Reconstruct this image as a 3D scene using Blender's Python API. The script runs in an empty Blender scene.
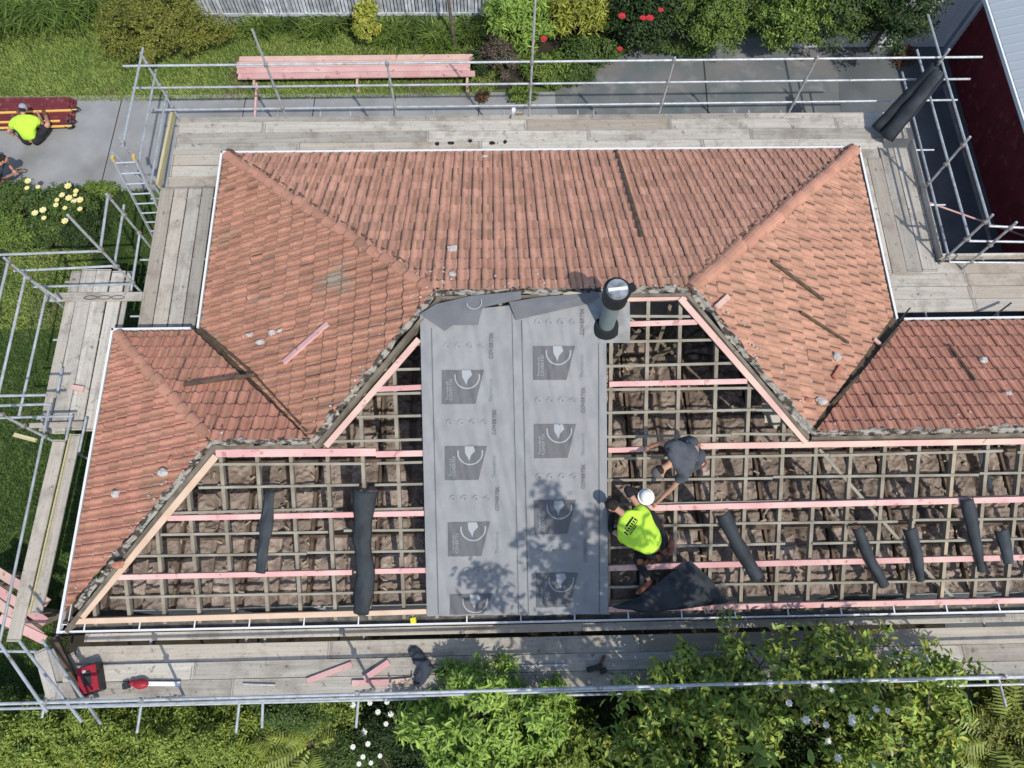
import bpy, bmesh, math, random
import numpy as np
from mathutils import Vector, Matrix, noise
random.seed(7); RNG = np.random.default_rng(7)
S = bpy.context.scene; COL = S.collection
# ------------------------------------------------------------------ camera (solved from the roof geometry)
FPX = 756.66; CAM = Vector((-0.4714, -0.7209, 16.0))
def rot(t, y, r):
    B = Matrix(((1,0,0),(0,math.cos(t),-math.sin(t)),(0,math.sin(t),math.cos(t))))
    return Matrix.Rotation(y, 3, 'Z') @ B @ Matrix.Rotation(r, 3, 'Z')
RM = rot(.3592, -.0598, .0412)
def at(u, v, z):
    d = RM @ Vector(((u-512)/FPX, (384-v)/FPX, -1)); t = (z-CAM.z)/d.z
    return CAM + d*t
G, TP = 2.5, .5787                       # gutter height, roof pitch
X0, X1, YN, YW, XL, XR = -6.263, 7.499, 9.718, 5.593, -7.899, 12.6
def onS(u, v, off=0.0):                  # point of the front roof plane (z = G + TP*y + off) seen at a pixel
    d = RM @ Vector(((u-512)/FPX, (384-v)/FPX, -1))
    t = (G+off+TP*CAM.y-CAM.z)/(d.z-TP*d.y); return CAM + d*t
def onplane(u, v, o, n):
    d = RM @ Vector(((u-512)/FPX, (384-v)/FPX, -1)); t = (o-CAM).dot(n)/d.dot(n); return CAM+d*t
# ------------------------------------------------------------------ materials
def mat(name, col, rough=.8, col2=None, scale=4, metal=0, bump=0, bscale=40, island=0, objvar=0, stretch=None, spec=.3, detail=6, lo=.35, hi=.65, coord='Object', col3=None, scale3=1.5, lo3=.55, hi3=.7, trans=0):
    m = bpy.data.materials.new(name); m.use_nodes = True; nt = m.node_tree; N = nt.nodes; L = nt.links
    b = N['Principled BSDF']; b.inputs['Roughness'].default_value = rough; b.inputs['Metallic'].default_value = metal
    b.inputs['Specular IOR Level'].default_value = spec
    tc = N.new('ShaderNodeTexCoord'); mp = N.new('ShaderNodeMapping'); L.new(tc.outputs[coord], mp.inputs[0])
    if stretch: mp.inputs['Scale'].default_value = stretch
    c = None
    def rgb(x):
        n = N.new('ShaderNodeRGB'); n.outputs[0].default_value = (*x, 1); return n.outputs[0]
    def mix(f, a, bb, mode='MIX'):
        n = N.new('ShaderNodeMix'); n.data_type = 'RGBA'; n.blend_type = mode
        if isinstance(f, float): n.inputs[0].default_value = f
        else: L.new(f, n.inputs[0])
        L.new(a, n.inputs[6]); L.new(bb, n.inputs[7]); return n.outputs[2]
    def nz(sc, lo, hi, src=None):
        n = N.new('ShaderNodeTexNoise'); n.inputs['Scale'].default_value = sc; n.inputs['Detail'].default_value = detail
        L.new(src or mp.outputs[0], n.inputs['Vector'])
        r = N.new('ShaderNodeMapRange'); r.inputs[1].default_value = lo; r.inputs[2].default_value = hi; L.new(n.outputs[0], r.inputs[0]); return r.outputs[0]
    c = rgb(col)
    vec = mp.outputs[0]
    if objvar:
        oi = N.new('ShaderNodeObjectInfo'); ad = N.new('ShaderNodeVectorMath'); ad.operation = 'MULTIPLY_ADD'
        cb = N.new('ShaderNodeCombineXYZ'); L.new(oi.outputs['Random'], cb.inputs[0]); L.new(oi.outputs['Random'], cb.inputs[1])
        ad.inputs[1].default_value = (37, 91, 1); L.new(cb.outputs[0], ad.inputs[0]); L.new(mp.outputs[0], ad.inputs[2]); vec = ad.outputs[0]
    if col2: c = mix(nz(scale, lo, hi, vec), c, rgb(col2))
    if col3: c = mix(nz(scale3, lo3, hi3, vec), c, rgb(col3))
    if island:
        gi = N.new('ShaderNodeNewGeometry'); r = N.new('ShaderNodeMapRange'); r.inputs[3].default_value = 1-island; r.inputs[4].default_value = 1+island
        L.new(gi.outputs['Random Per Island'], r.inputs[0])
        h = N.new('ShaderNodeHueSaturation'); L.new(r.outputs[0], h.inputs['Value']); L.new(c, h.inputs['Color']); c = h.outputs[0]
    if objvar:
        r = N.new('ShaderNodeMapRange'); r.inputs[3].default_value = 1-objvar; r.inputs[4].default_value = 1+objvar
        L.new(oi.outputs['Random'], r.inputs[0])
        h = N.new('ShaderNodeHueSaturation'); L.new(r.outputs[0], h.inputs['Value']); L.new(c, h.inputs['Color']); c = h.outputs[0]
    L.new(c, b.inputs['Base Color'])
    if bump:
        n = N.new('ShaderNodeTexNoise'); n.inputs['Scale'].default_value = bscale; n.inputs['Detail'].default_value = 5; L.new(vec, n.inputs['Vector'])
        bp = N.new('ShaderNodeBump'); bp.inputs['Strength'].default_value = bump; bp.inputs['Distance'].default_value = .02
        L.new(n.outputs[0], bp.inputs['Height']); L.new(bp.outputs[0], b.inputs['Normal'])
    if trans:
        b.inputs['Subsurface Weight'].default_value = 0
        t = N.new('ShaderNodeBsdfTranslucent'); L.new(c, t.inputs[0]); mx = N.new('ShaderNodeMixShader'); mx.inputs[0].default_value = trans
        L.new(b.outputs[0], mx.inputs[1]); L.new(t.outputs[0], mx.inputs[2]); L.new(mx.outputs[0], N['Material Output'].inputs[0])
    return m
M = {}
def tilemat(name, base, lich, lichc=(.27,.25,.17), lo=.52, sc=.7, dark=.35):
    m = mat(name, base, .85, tuple(x*.74 for x in base), 2.2, island=.05 if 'sunny' in name else .08, bump=.5, bscale=60, col3=lichc, scale3=sc, lo3=lo, hi3=lo+lich)
    N, L = m.node_tree.nodes, m.node_tree.links; b = N['Principled BSDF']; src = b.inputs['Base Color'].links[0].from_socket
    tc = N.new('ShaderNodeTexCoord')
    n = N.new('ShaderNodeTexNoise'); n.inputs['Scale'].default_value = 14; n.inputs['Detail'].default_value = 8; n.inputs['Roughness'].default_value = .75
    L.new(tc.outputs['Object'], n.inputs[0]); r = N.new('ShaderNodeMapRange'); r.inputs[1].default_value = .5; r.inputs[2].default_value = .68; r.inputs[4].default_value = dark
    L.new(n.outputs[0], r.inputs[0]); x = N.new('ShaderNodeMix'); x.data_type = 'RGBA'; L.new(r.outputs[0], x.inputs[0]); L.new(src, x.inputs[6]); x.inputs[7].default_value = (.17,.10,.065,1)
    # small pale lichen spots
    v = N.new('ShaderNodeTexVoronoi'); v.inputs['Scale'].default_value = 5; L.new(tc.outputs['Object'], v.inputs[0])
    r2 = N.new('ShaderNodeMapRange'); r2.inputs[1].default_value = .16; r2.inputs[2].default_value = .08; L.new(v.outputs['Distance'], r2.inputs[0])
    n2 = N.new('ShaderNodeTexNoise'); n2.inputs['Scale'].default_value = .8; L.new(tc.outputs['Object'], n2.inputs[0])
    r3 = N.new('ShaderNodeMapRange'); r3.inputs[1].default_value = .5; r3.inputs[2].default_value = .62; L.new(n2.outputs[0], r3.inputs[0])
    mm = N.new('ShaderNodeMath'); mm.operation = 'MULTIPLY'; L.new(r2.outputs[0], mm.inputs[0]); L.new(r3.outputs[0], mm.inputs[1])
    y = N.new('ShaderNodeMix'); y.data_type = 'RGBA'; L.new(mm.outputs[0], y.inputs[0]); L.new(x.outputs[2], y.inputs[6]); y.inputs[7].default_value = (.42,.40,.33,1)
    L.new(y.outputs[2], b.inputs['Base Color']); return m
TB = (.50,.215,.155)
M['tileN'] = tilemat('terracotta_upper', (.61,.32,.22), .25, (.42,.27,.14), .62, .5, .35)
M['tileW'] = tilemat('terracotta_lichened', (.54,.262,.172), .12, (.33,.28,.20), .58, .9, .6)
M['tileE'] = tilemat('terracotta_sunny', (.53,.28,.185), .3, (.42,.29,.18), .6, .6, .4)
M['tileV'] = tilemat('terracotta_wing', (.57,.265,.18), .2, (.33,.22,.14), .6, .7, .5)
M['joint'] = mat('joint_dark', (.24,.135,.095), .95, (.12,.075,.05), 6)  # dark brown for tile joints and for the moss line by the hips
M['seam'] = mat('cap_seam_dirt', (.15,.075,.05), .95, (.09,.05,.035), 8)
M['pan'] = mat('tile_pan_dark', (.42,.215,.135), .95, (.30,.17,.105), 3.5, island=.08, bump=.4, bscale=60)  # darker copy of the tile colour for the troughs
M['cap'] = mat('terracotta_cap', (.52,.255,.175), .85, (.43,.22,.145), 3, island=.15, bump=.4, bscale=60, col3=(.3,.19,.12), scale3=3, lo3=.58, hi3=.75)
M['mortar'] = mat('mortar_bedding', (.33,.31,.265), .95, (.06,.05,.04), 7, bump=1, bscale=30, lo=.46, hi=.56, stretch=(1,1.6,1))
M['plank'] = mat('weathered_plank', (.45,.425,.37), .9, (.34,.31,.26), 5, objvar=.28, stretch=(.25,6,1), bump=.4, bscale=8, lo=.3, hi=.7, col3=(.46,.44,.385), scale3=2.5, lo3=.5, hi3=.65)
def plank_mat():
    m = M['plank']; N, L = m.node_tree.nodes, m.node_tree.links; b = N['Principled BSDF']; src = b.inputs['Base Color'].links[0].from_socket
    tc = N.new('ShaderNodeTexCoord'); oi = N.new('ShaderNodeObjectInfo'); a = N.new('ShaderNodeVectorMath'); a.operation = 'ADD'; cb = N.new('ShaderNodeVectorMath'); cb.operation = 'SCALE'
    cb.inputs[0].default_value = (23, 57, 0); L.new(oi.outputs['Random'], cb.inputs['Scale']); L.new(tc.outputs['Object'], a.inputs[0]); L.new(cb.outputs[0], a.inputs[1])
    last = src
    for sc, lo, hi, colr, amt in ((1.3, .5, .7, (.15,.125,.10), .75), (6, .6, .7, (.08,.06,.05), .8), (26, .58, .68, (.11,.09,.07), .6)):
        n = N.new('ShaderNodeTexNoise'); n.inputs['Scale'].default_value = sc; n.inputs['Detail'].default_value = 7; n.inputs['Roughness'].default_value = .65; L.new(a.outputs[0], n.inputs['Vector'])
        r = N.new('ShaderNodeMapRange'); r.inputs[1].default_value = lo; r.inputs[2].default_value = hi; r.inputs[4].default_value = amt; L.new(n.outputs[0], r.inputs[0])
        x = N.new('ShaderNodeMix'); x.data_type = 'RGBA'; L.new(r.outputs[0], x.inputs[0]); L.new(last, x.inputs[6]); x.inputs[7].default_value = (*colr, 1); last = x.outputs[2]
    wr = N.new('ShaderNodeMath'); wr.operation = 'MULTIPLY'; wr.inputs[1].default_value = 7.31; L.new(oi.outputs['Random'], wr.inputs[0]); fr = N.new('ShaderNodeMath'); fr.operation = 'FRACT'; L.new(wr.outputs[0], fr.inputs[0])
    mr = N.new('ShaderNodeMapRange'); mr.inputs[1].default_value = .45; mr.inputs[4].default_value = .45; L.new(fr.outputs[0], mr.inputs[0]); x = N.new('ShaderNodeMix'); x.data_type = 'RGBA'; L.new(mr.outputs[0], x.inputs[0]); L.new(last, x.inputs[6]); x.inputs[7].default_value = (.30,.23,.155,1)
    L.new(x.outputs[2], b.inputs['Base Color'])
plank_mat()
M['plank_yellow'] = mat('new_pine_edge', (.52,.47,.27), .85, (.4,.35,.2), 6, objvar=.1, stretch=(.3,8,1))
M['old_wood'] = mat('old_rafter_wood', (.21,.18,.135), .9, (.12,.10,.075), 5, bump=.3, bscale=25)
M['rafter'] = mat('grey_rafter_wood', (.31,.275,.215), .9, (.2,.17,.13), 3, bump=.3, bscale=25)
M['batten_pale'] = mat('pale_rafter', (.45,.36,.25), .9, (.3,.26,.19), 3)
M['batten'] = mat('old_batten_wood', (.31,.295,.245), .9, (.22,.2,.15), 3, bump=.3, bscale=25)
M['dark_wood'] = mat('dark_stick', (.13,.095,.06), .9, (.07,.05,.035), 7, bump=.3)
M['pink'] = mat('pink_treated_pine', (.56,.30,.29), .75, (.64,.42,.38), 1.6, objvar=.1, col3=(.38,.19,.17), scale3=7, lo3=.6, hi3=.7, bump=.25, bscale=30)
M['pale_pink'] = mat('pale_pink_pine', (.62,.44,.36), .75, (.56,.35,.31), 2, objvar=.08, col3=(.4,.24,.18), scale3=9, lo3=.64, hi3=.7)
M['raw_pine'] = mat('raw_pine', (.52,.37,.26), .8, (.58,.44,.33), 3, objvar=.05)
M['steel'] = mat('galvanised_tube', (.50,.53,.55), .48, (.36,.38,.38), 8, metal=.35, objvar=.1, spec=.5, col3=(.22,.17,.13), scale3=7, lo3=.62, hi3=.74)
M['rust'] = mat('coupler_steel', (.28,.24,.2), .6, (.34,.33,.31), 12, metal=.5)
M['alu'] = mat('ladder_aluminium', (.55,.58,.62), .45, metal=.4)
M['gutter_white'] = mat('white_gutter', (.72,.73,.74), .5)
M['gutter_in'] = mat('dirty_gutter', (.055,.055,.05), .9, (.14,.13,.11), 6, bump=.5)
M['wirec'] = mat('grey_wire', (.3,.3,.29), .6)
M['wall'] = mat('painted_weatherboard', (.6,.58,.52), .7)
M['glass'] = mat('window_glass', (.03,.04,.05), .08, spec=.6)
M['insul'] = mat('old_brown_insulation', (.31,.25,.205), .98, (.16,.125,.10), 1.5, bump=1, bscale=45, col3=(.46,.38,.32), scale3=2.2, lo3=.52, hi3=.72, coord='Object', detail=12)
M['joist'] = mat('ceiling_joist_wood', (.17,.125,.09), .95, (.09,.065,.05), 6)
M['sheet'] = mat('grey_white_underlay', (.25,.256,.26), .6, (.215,.22,.225), 2.2, spec=.3, bump=.8, bscale=6, col3=(.20,.21,.215), scale3=1.3, lo3=.58, hi3=.8)
M['sheet_dark'] = mat('underlay_reverse', (.145,.15,.16), .7, (.12,.125,.135), 4, bump=.2, bscale=15)
M['print'] = mat('underlay_print', (.105,.108,.115), .6)
M['printl'] = mat('underlay_print_light', (.30,.32,.34), .6)
M['printm'] = mat('underlay_print_mid', (.25,.265,.285), .6)
M['rubber'] = mat('old_grey_underlay', (.042,.05,.058), .7, (.022,.027,.032), 3, objvar=.15, bump=.5, bscale=14)
M['black'] = mat('black_rubber', (.015,.018,.02), .5)
M['flue'] = mat('grey_green_flue', (.20,.235,.24), .5, (.16,.2,.2), 3)
M['flash'] = mat('lead_flashing', (.26,.28,.285), .6, (.20,.19,.18), 4, metal=.1)
M['cowl'] = mat('flue_top_metal', (.42,.45,.48), .4, metal=.4, col2=(.2,.2,.2), scale=9)
M['concrete'] = mat('path_concrete', (.30,.305,.30), .92, (.24,.245,.24), 1.4, bump=.15, bscale=80, col3=(.19,.185,.175), scale3=.8, lo3=.5, hi3=.75)
M['drive'] = mat('driveway_concrete', (.17,.165,.16), .95, (.105,.13,.13), .9, bump=.2, bscale=70, col3=(.24,.235,.225), scale3=1.9, lo3=.52, hi3=.75)
M['asphalt'] = mat('dark_asphalt', (.13,.14,.145), .95, (.09,.1,.105), 1.2, bump=.3, bscale=90)
M['lawn'] = mat('lawn_soil_green', (.085,.13,.03), .95, (.055,.095,.02), 1.3, bump=.6, bscale=50, col3=(.12,.13,.05), scale3=.7, lo3=.55, hi3=.7)
M['soil'] = mat('garden_soil', (.05,.04,.03), .95, (.03,.03,.02), 4, bump=.6)
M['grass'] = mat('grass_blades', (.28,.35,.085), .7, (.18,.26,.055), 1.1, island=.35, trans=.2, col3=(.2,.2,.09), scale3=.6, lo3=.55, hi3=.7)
M['painted_shade_grass'] = mat('grass_blades_painted_shade', (.05,.10,.02), .7, (.035,.07,.015), 1.6, island=.35, trans=.2)  # dark copy of the grass, shade put into the blade colour
def leafm(k, c, c2, isl=.35, sc=2.5, tr=.25, rough=.5): M[k] = mat('leaf_'+k, c, rough, c2, sc, island=isl, trans=tr, spec=.35)
leafm('lf_hedge', (.29,.36,.065), (.18,.25,.045)); leafm('lf_lime', (.33,.47,.09), (.2,.32,.055)); leafm('lf_loq', (.30,.40,.08), (.19,.28,.055), .5)
leafm('lf_dark', (.05,.09,.022), (.025,.05,.014)); leafm('lf_olive', (.24,.25,.045), (.14,.16,.03)); leafm('lf_mid', (.11,.175,.04), (.065,.11,.027))
leafm('lf_flax', (.18,.26,.05), (.11,.18,.035)); leafm('lf_fern', (.30,.35,.06), (.2,.25,.045)); leafm('lf_red', (.16,.06,.04), (.09,.08,.03)); leafm('lf_yel', (.42,.43,.07), (.27,.31,.05)); leafm('lf_grey', (.13,.13,.085), (.13,.08,.07))
M['bark'] = mat('bark', (.15,.13,.1), .95, (.08,.065,.05), 8, bump=.8)
M['fl_white'] = mat('white_petals', (.85,.85,.78), .6, trans=.2); M['fl_yellow'] = mat('yellow_petals', (.85,.75,.22), .6, (.85,.8,.5), 9, trans=.2); M['fl_red'] = mat('red_petals', (.6,.04,.05), .6, trans=.2)
M['fence'] = mat('grey_fence_paint', (.52,.56,.60), .8, (.3,.32,.34), 5, island=.35)
M['maroon'] = mat('maroon_weatherboard', (.15,.016,.022), .65, (.10,.011,.015), 3, col3=(.19,.05,.05), scale3=5, lo3=.6)
M['roof_grey'] = mat('pale_grey_roof', (.33,.37,.395), .6); M['white'] = mat('white_paint', (.72,.74,.75), .5)
M['maroon_sheet'] = mat('maroon_roof_sheet', (.15,.03,.035), .75, (.115,.025,.03), 2, spec=.2, col3=(.24,.1,.1), scale3=6); M['strip_y'] = mat('yellow_strip', (.75,.45,.12), .6)
M['hivis'] = mat('hi_vis_cloth', (.50,.80,.06), .85, (.42,.68,.06), 5, bump=1, bscale=7); M['tshirt'] = mat('charcoal_tshirt', (.085,.095,.11), .9, (.06,.065,.08), 9, bump=.6, bscale=10)
M['trouser'] = mat('black_trousers', (.014,.014,.016), .9, (.025,.025,.028), 9); M['shorts'] = mat('grey_shorts', (.06,.07,.085), .9); M['skin'] = mat('skin', (.50,.28,.19), .6, (.44,.23,.15), 8)
M['capcloth'] = mat('grey_cap_cloth', (.11,.10,.10), .9); M['lcap'] = mat('light_grey_cap_cloth', (.30,.31,.36), .9); M['boot'] = mat('brown_leather_boot', (.20,.075,.045), .7, (.12,.05,.03), 8); M['hair'] = mat('dark_hair', (.02,.015,.012), .8)
M['toolred'] = mat('red_plastic', (.33,.02,.035), .5, (.27,.018,.03), 6); M['toolgrey'] = mat('dark_plastic', (.03,.03,.03), .6); M['toolwhite'] = mat('white_steel', (.75,.76,.77), .4); M['teal'] = mat('teal_cloth', (.05,.25,.3), .8)
M['bluegrey'] = mat('dark_blue_cloth', (.045,.055,.075), .85, (.03,.035,.05), 8, bump=.8, bscale=8)
M['yel'] = mat('yellow_plastic', (.7,.65,.03), .5); M['cap_tan'] = mat('aged_yellow_plastic', (.55,.42,.12), .6)
M['rope'] = mat('brown_rope', (.25,.16,.09), .9); M['chip'] = mat('mortar_chip', (.5,.47,.43), .95, (.35,.33,.3), 20); M['tilechip'] = mat('broken_tile', (.45,.2,.13), .9, (.3,.12,.08), 20)
M['hat'] = mat('white_hard_hat', (.85,.85,.84), .35)
# ------------------------------------------------------------------ mesh helpers
def tag(o, label=None, cat=None, group=None, kind=None):
    if label: o['label'] = label
    if cat: o['category'] = cat
    if group: o['group'] = group
    if kind: o['kind'] = kind
    return o
def empty(name, loc, label, cat, group=None):
    o = bpy.data.objects.new(name, None); COL.objects.link(o); o.location = loc; o.empty_display_size = .1
    return tag(o, label, cat, group)
class MB:
    def __init__(s): s.v = []; s.f = []
    def add(s, vs, fs):
        n = len(s.v); s.v += [tuple(p) for p in vs]; s.f += [tuple(i+n for i in q) for q in fs]; return s
    def beam(s, p0, p1, w, h, up=(0,0,1), taper=1):       # rectangular bar: w sideways, h along up
        p0 = Vector(p0); p1 = Vector(p1); d = (p1-p0).normalized(); up = Vector(up); sd = d.cross(up).normalized(); u = sd.cross(d).normalized()
        vs = []
        for p, k in ((p0,1),(p1,taper)):
            for a, b in ((-1,-1),(1,-1),(1,1),(-1,1)): vs.append(p+sd*a*w/2*k+u*b*h/2*k)
        return s.add(vs, [(0,3,2,1),(4,5,6,7),(0,1,5,4),(1,2,6,5),(2,3,7,6),(3,0,4,7)])
    def tube(s, p0, p1, r, n=10, r1=None, caps=True):
        p0 = Vector(p0); p1 = Vector(p1); d = (p1-p0).normalized(); a = d.orthogonal().normalized(); b = d.cross(a)
        if r1 is None: r1 = r
        vs = [p+(a*math.cos(t)+b*math.sin(t))*rr for p, rr in ((p0,r),(p1,r1)) for t in [2*math.pi*i/n for i in range(n)]]
        fs = [(i,(i+1)%n,n+(i+1)%n,n+i) for i in range(n)]
        if caps: fs += [tuple(range(n-1,-1,-1)), tuple(range(n,2*n))]
        return s.add(vs, fs)
    def box(s, c, d, rz=0):
        c = Vector(c); q = Matrix.Rotation(rz,3,'Z'); vs = [c+q@Vector((x*d[0]/2,y*d[1]/2,z*d[2]/2)) for z in (-1,1) for x, y in ((-1,-1),(1,-1),(1,1),(-1,1))]
        return s.add(vs, [(0,3,2,1),(4,5,6,7),(0,1,5,4),(1,2,6,5),(2,3,7,6),(3,0,4,7)])
    def ell(s, c, r, n=12, m=8, R=None, jit=0):
        c = Vector(c); vs = [c+(R@Vector((0,0,r[2])) if R else Vector((0,0,r[2])))]; 
        for i in range(1,m):
            for j in range(n):
                t = math.pi*i/m; p = 2*math.pi*j/n; k = 1+random.uniform(-jit,jit); q = Vector((r[0]*math.sin(t)*math.cos(p)*k, r[1]*math.sin(t)*math.sin(p)*k, r[2]*math.cos(t)*k)); vs.append(c+(R@q if R else q))
        q = Vector((0,0,-r[2])); vs.append(c+(R@q if R else q)); fs = [(0,1+j,1+(j+1)%n) for j in range(n)]
        for i in range(m-2): fs += [(1+i*n+j,1+(i+1)*n+j,1+(i+1)*n+(j+1)%n,1+i*n+(j+1)%n) for j in range(n)]
        e = len(vs)-1; fs += [(e,1+(m-2)*n+(j+1)%n,1+(m-2)*n+j) for j in range(n)]
        return s.add(vs, fs)
    def build(s, name, m, parent=None, label=None, cat=None, group=None, kind=None, loc=None, bevel=0, smooth=False):
        vs = s.v
        if loc is None and parent is None:
            a = np.array(vs); loc = Vector(((a[:,0].min()+a[:,0].max())/2, (a[:,1].min()+a[:,1].max())/2, a[:,2].min()))
        off = Vector(loc) if loc is not None else Vector((0,0,0))
        if parent is not None:
            q = parent; off = Vector((0,0,0))
            while q is not None: off += q.location; q = q.parent
        me = bpy.data.meshes.new(name); me.from_pydata([(p[0]-off[0],p[1]-off[1],p[2]-off[2]) for p in vs], [], s.f); me.materials.append(m if not isinstance(m,str) else M[m])
        if smooth: me.shade_smooth()
        o = bpy.data.objects.new(name, me); COL.objects.link(o)
        if parent is not None: o.parent = parent
        else: o.location = off
        if bevel:
            bm = bmesh.new(); bm.from_mesh(me); bmesh.ops.bevel(bm, geom=bm.edges[:], offset=bevel, segments=1, affect='EDGES'); bm.to_mesh(me); bm.free()
        return tag(o, label, cat, group, kind)
def sheet(rows):      # grid surface from rows of points
    mb = MB(); n = len(rows[0]); mb.v = [tuple(p) for r in rows for p in r]
    mb.f = [(i*n+j,i*n+j+1,(i+1)*n+j+1,(i+1)*n+j) for i in range(len(rows)-1) for j in range(n-1)]; return mb
def skinned(verts, edges, radii, sub=2):
    me = bpy.data.meshes.new('tmp'); me.from_pydata([tuple(v) for v in verts], edges, []); o = bpy.data.objects.new('tmp', me); COL.objects.link(o)
    sk_ = o.modifiers.new('s','SKIN'); ss = o.modifiers.new('u','SUBSURF'); ss.levels = ss.render_levels = sub
    if not me.skin_vertices: 
        bpy.context.view_layer.objects.active = o
        bpy.context.view_layer.update()
    for i, r in enumerate(radii):
        r = r if isinstance(r, tuple) else (r,r); me.skin_vertices[0].data[i].radius = r; me.skin_vertices[0].data[i].use_root = (i == 0)
    dg = bpy.context.evaluated_depsgraph_get(); m2 = o.evaluated_get(dg).to_mesh(); vs = [v.co.copy() for v in m2.vertices]; fs = [tuple(p.vertices) for p in m2.polygons]; o.evaluated_get(dg).to_mesh_clear()
    bpy.data.objects.remove(o); bpy.data.meshes.remove(me); return vs, fs
# ------------------------------------------------------------------ camera, light
cd = bpy.data.cameras.new('camera'); cam = bpy.data.objects.new('camera', cd); COL.objects.link(cam); S.camera = cam
cam.matrix_world = Matrix.Translation(CAM) @ RM.to_4x4(); cd.sensor_fit = 'HORIZONTAL'; cd.sensor_width = 36; cd.lens = 36*FPX/1024; cd.clip_end = 500; cd.clip_start = .1
EL = 53; sd = Vector((-.52,.85,0)).normalized(); sun_dir = Vector((-sd.x*math.cos(math.radians(EL)), -sd.y*math.cos(math.radians(EL)), math.sin(math.radians(EL))))
w = bpy.data.worlds.new('World'); S.world = w; w.use_nodes = True; nt = w.node_tree; sk = nt.nodes.new('ShaderNodeTexSky'); sk.sky_type = 'NISHITA'; sk.sun_disc = False
sk.sun_elevation = math.radians(EL); sk.sun_rotation = math.atan2(sun_dir.x, sun_dir.y); nt.links.new(sk.outputs[0], nt.nodes['Background'].inputs[0]); nt.nodes['Background'].inputs[1].default_value = .15
ld = bpy.data.lights.new('sun', 'SUN'); ld.energy = 3.0; ld.angle = math.radians(.6); ld.color = (1,.94,.86); lo = bpy.data.objects.new('sun', ld); COL.objects.link(lo); lo.rotation_euler = sun_dir.to_track_quat('Z','Y').to_euler()
S.view_settings.view_transform = 'Standard'; S.view_settings.look = 'None'; S.view_settings.exposure = .33; S.view_settings.gamma = 1
# ------------------------------------------------------------------ ground
def flat(name, pts, z, m, nsub=0, **k):
    mb = MB(); mb.add([(p[0],p[1],z) for p in pts], [tuple(range(len(pts)))]); return mb.build(name, m, kind='structure', **k)
flat('ground', [(-80,-60),(80,-60),(80,80),(-80,80)], 0, 'lawn')
A = lambda u, v, z=0: at(u, v, z)
# concrete path: strip across the top, widening at the left
flat('path', [(-30,10.65),(-7.2,10.5),(-5,10.2),(2,10.2),(2,13.5),(-30,13.45)], .012, 'concrete')
drive = [(2.0,9.9),(13,9.9),(13,15.6),(8,15.5),(6,15.2),(4.6,15.1),(3.4,14.9),(2.6,14.4),(1.8,13.9),(1.2,13.5),(1.2,13.0)]
flat('driveway', drive, .016, 'drive')
flat('asphalt_yard', [(8.45,-12),(16,-12),(16,18),(9.3,18),(8.75,15.5),(8.6,14.9),(8.85,14),(8.7,13)], .022, 'asphalt')
mb = MB()
for x in (-10.2,-7.0,-5.2,-3.1,-.9): mb.add([(x-.012,10.6,.0165),(x+.012,10.6,.0165),(x+.012+.1,13.4,.0165),(x-.012+.1,13.4,.0165)], [(0,1,2,3)])
mb.add([(5.05,10,.0205),(5.08,10,.0205),(5.3,15,.0205),(5.26,15,.0205)], [(0,1,2,3)]); mb.build('path_joint_lines', 'soil', kind='structure')
flat('garden_soil_bed', [(-14,8.6),(-9.9,8.6),(-9.6,10.5),(-14,10.6)], .008, 'soil'); flat('garden_soil_border', [(-9.4,-8),(12.8,-8),(12.8,.9),(-9.4,.9)], .008, 'soil')
flat('planting_border', [(-1.2,13.52),(1.6,13.75),(3.2,15),(9,15.8),(12,16),(12,24),(-2,24)], .007, 'soil')
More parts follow.
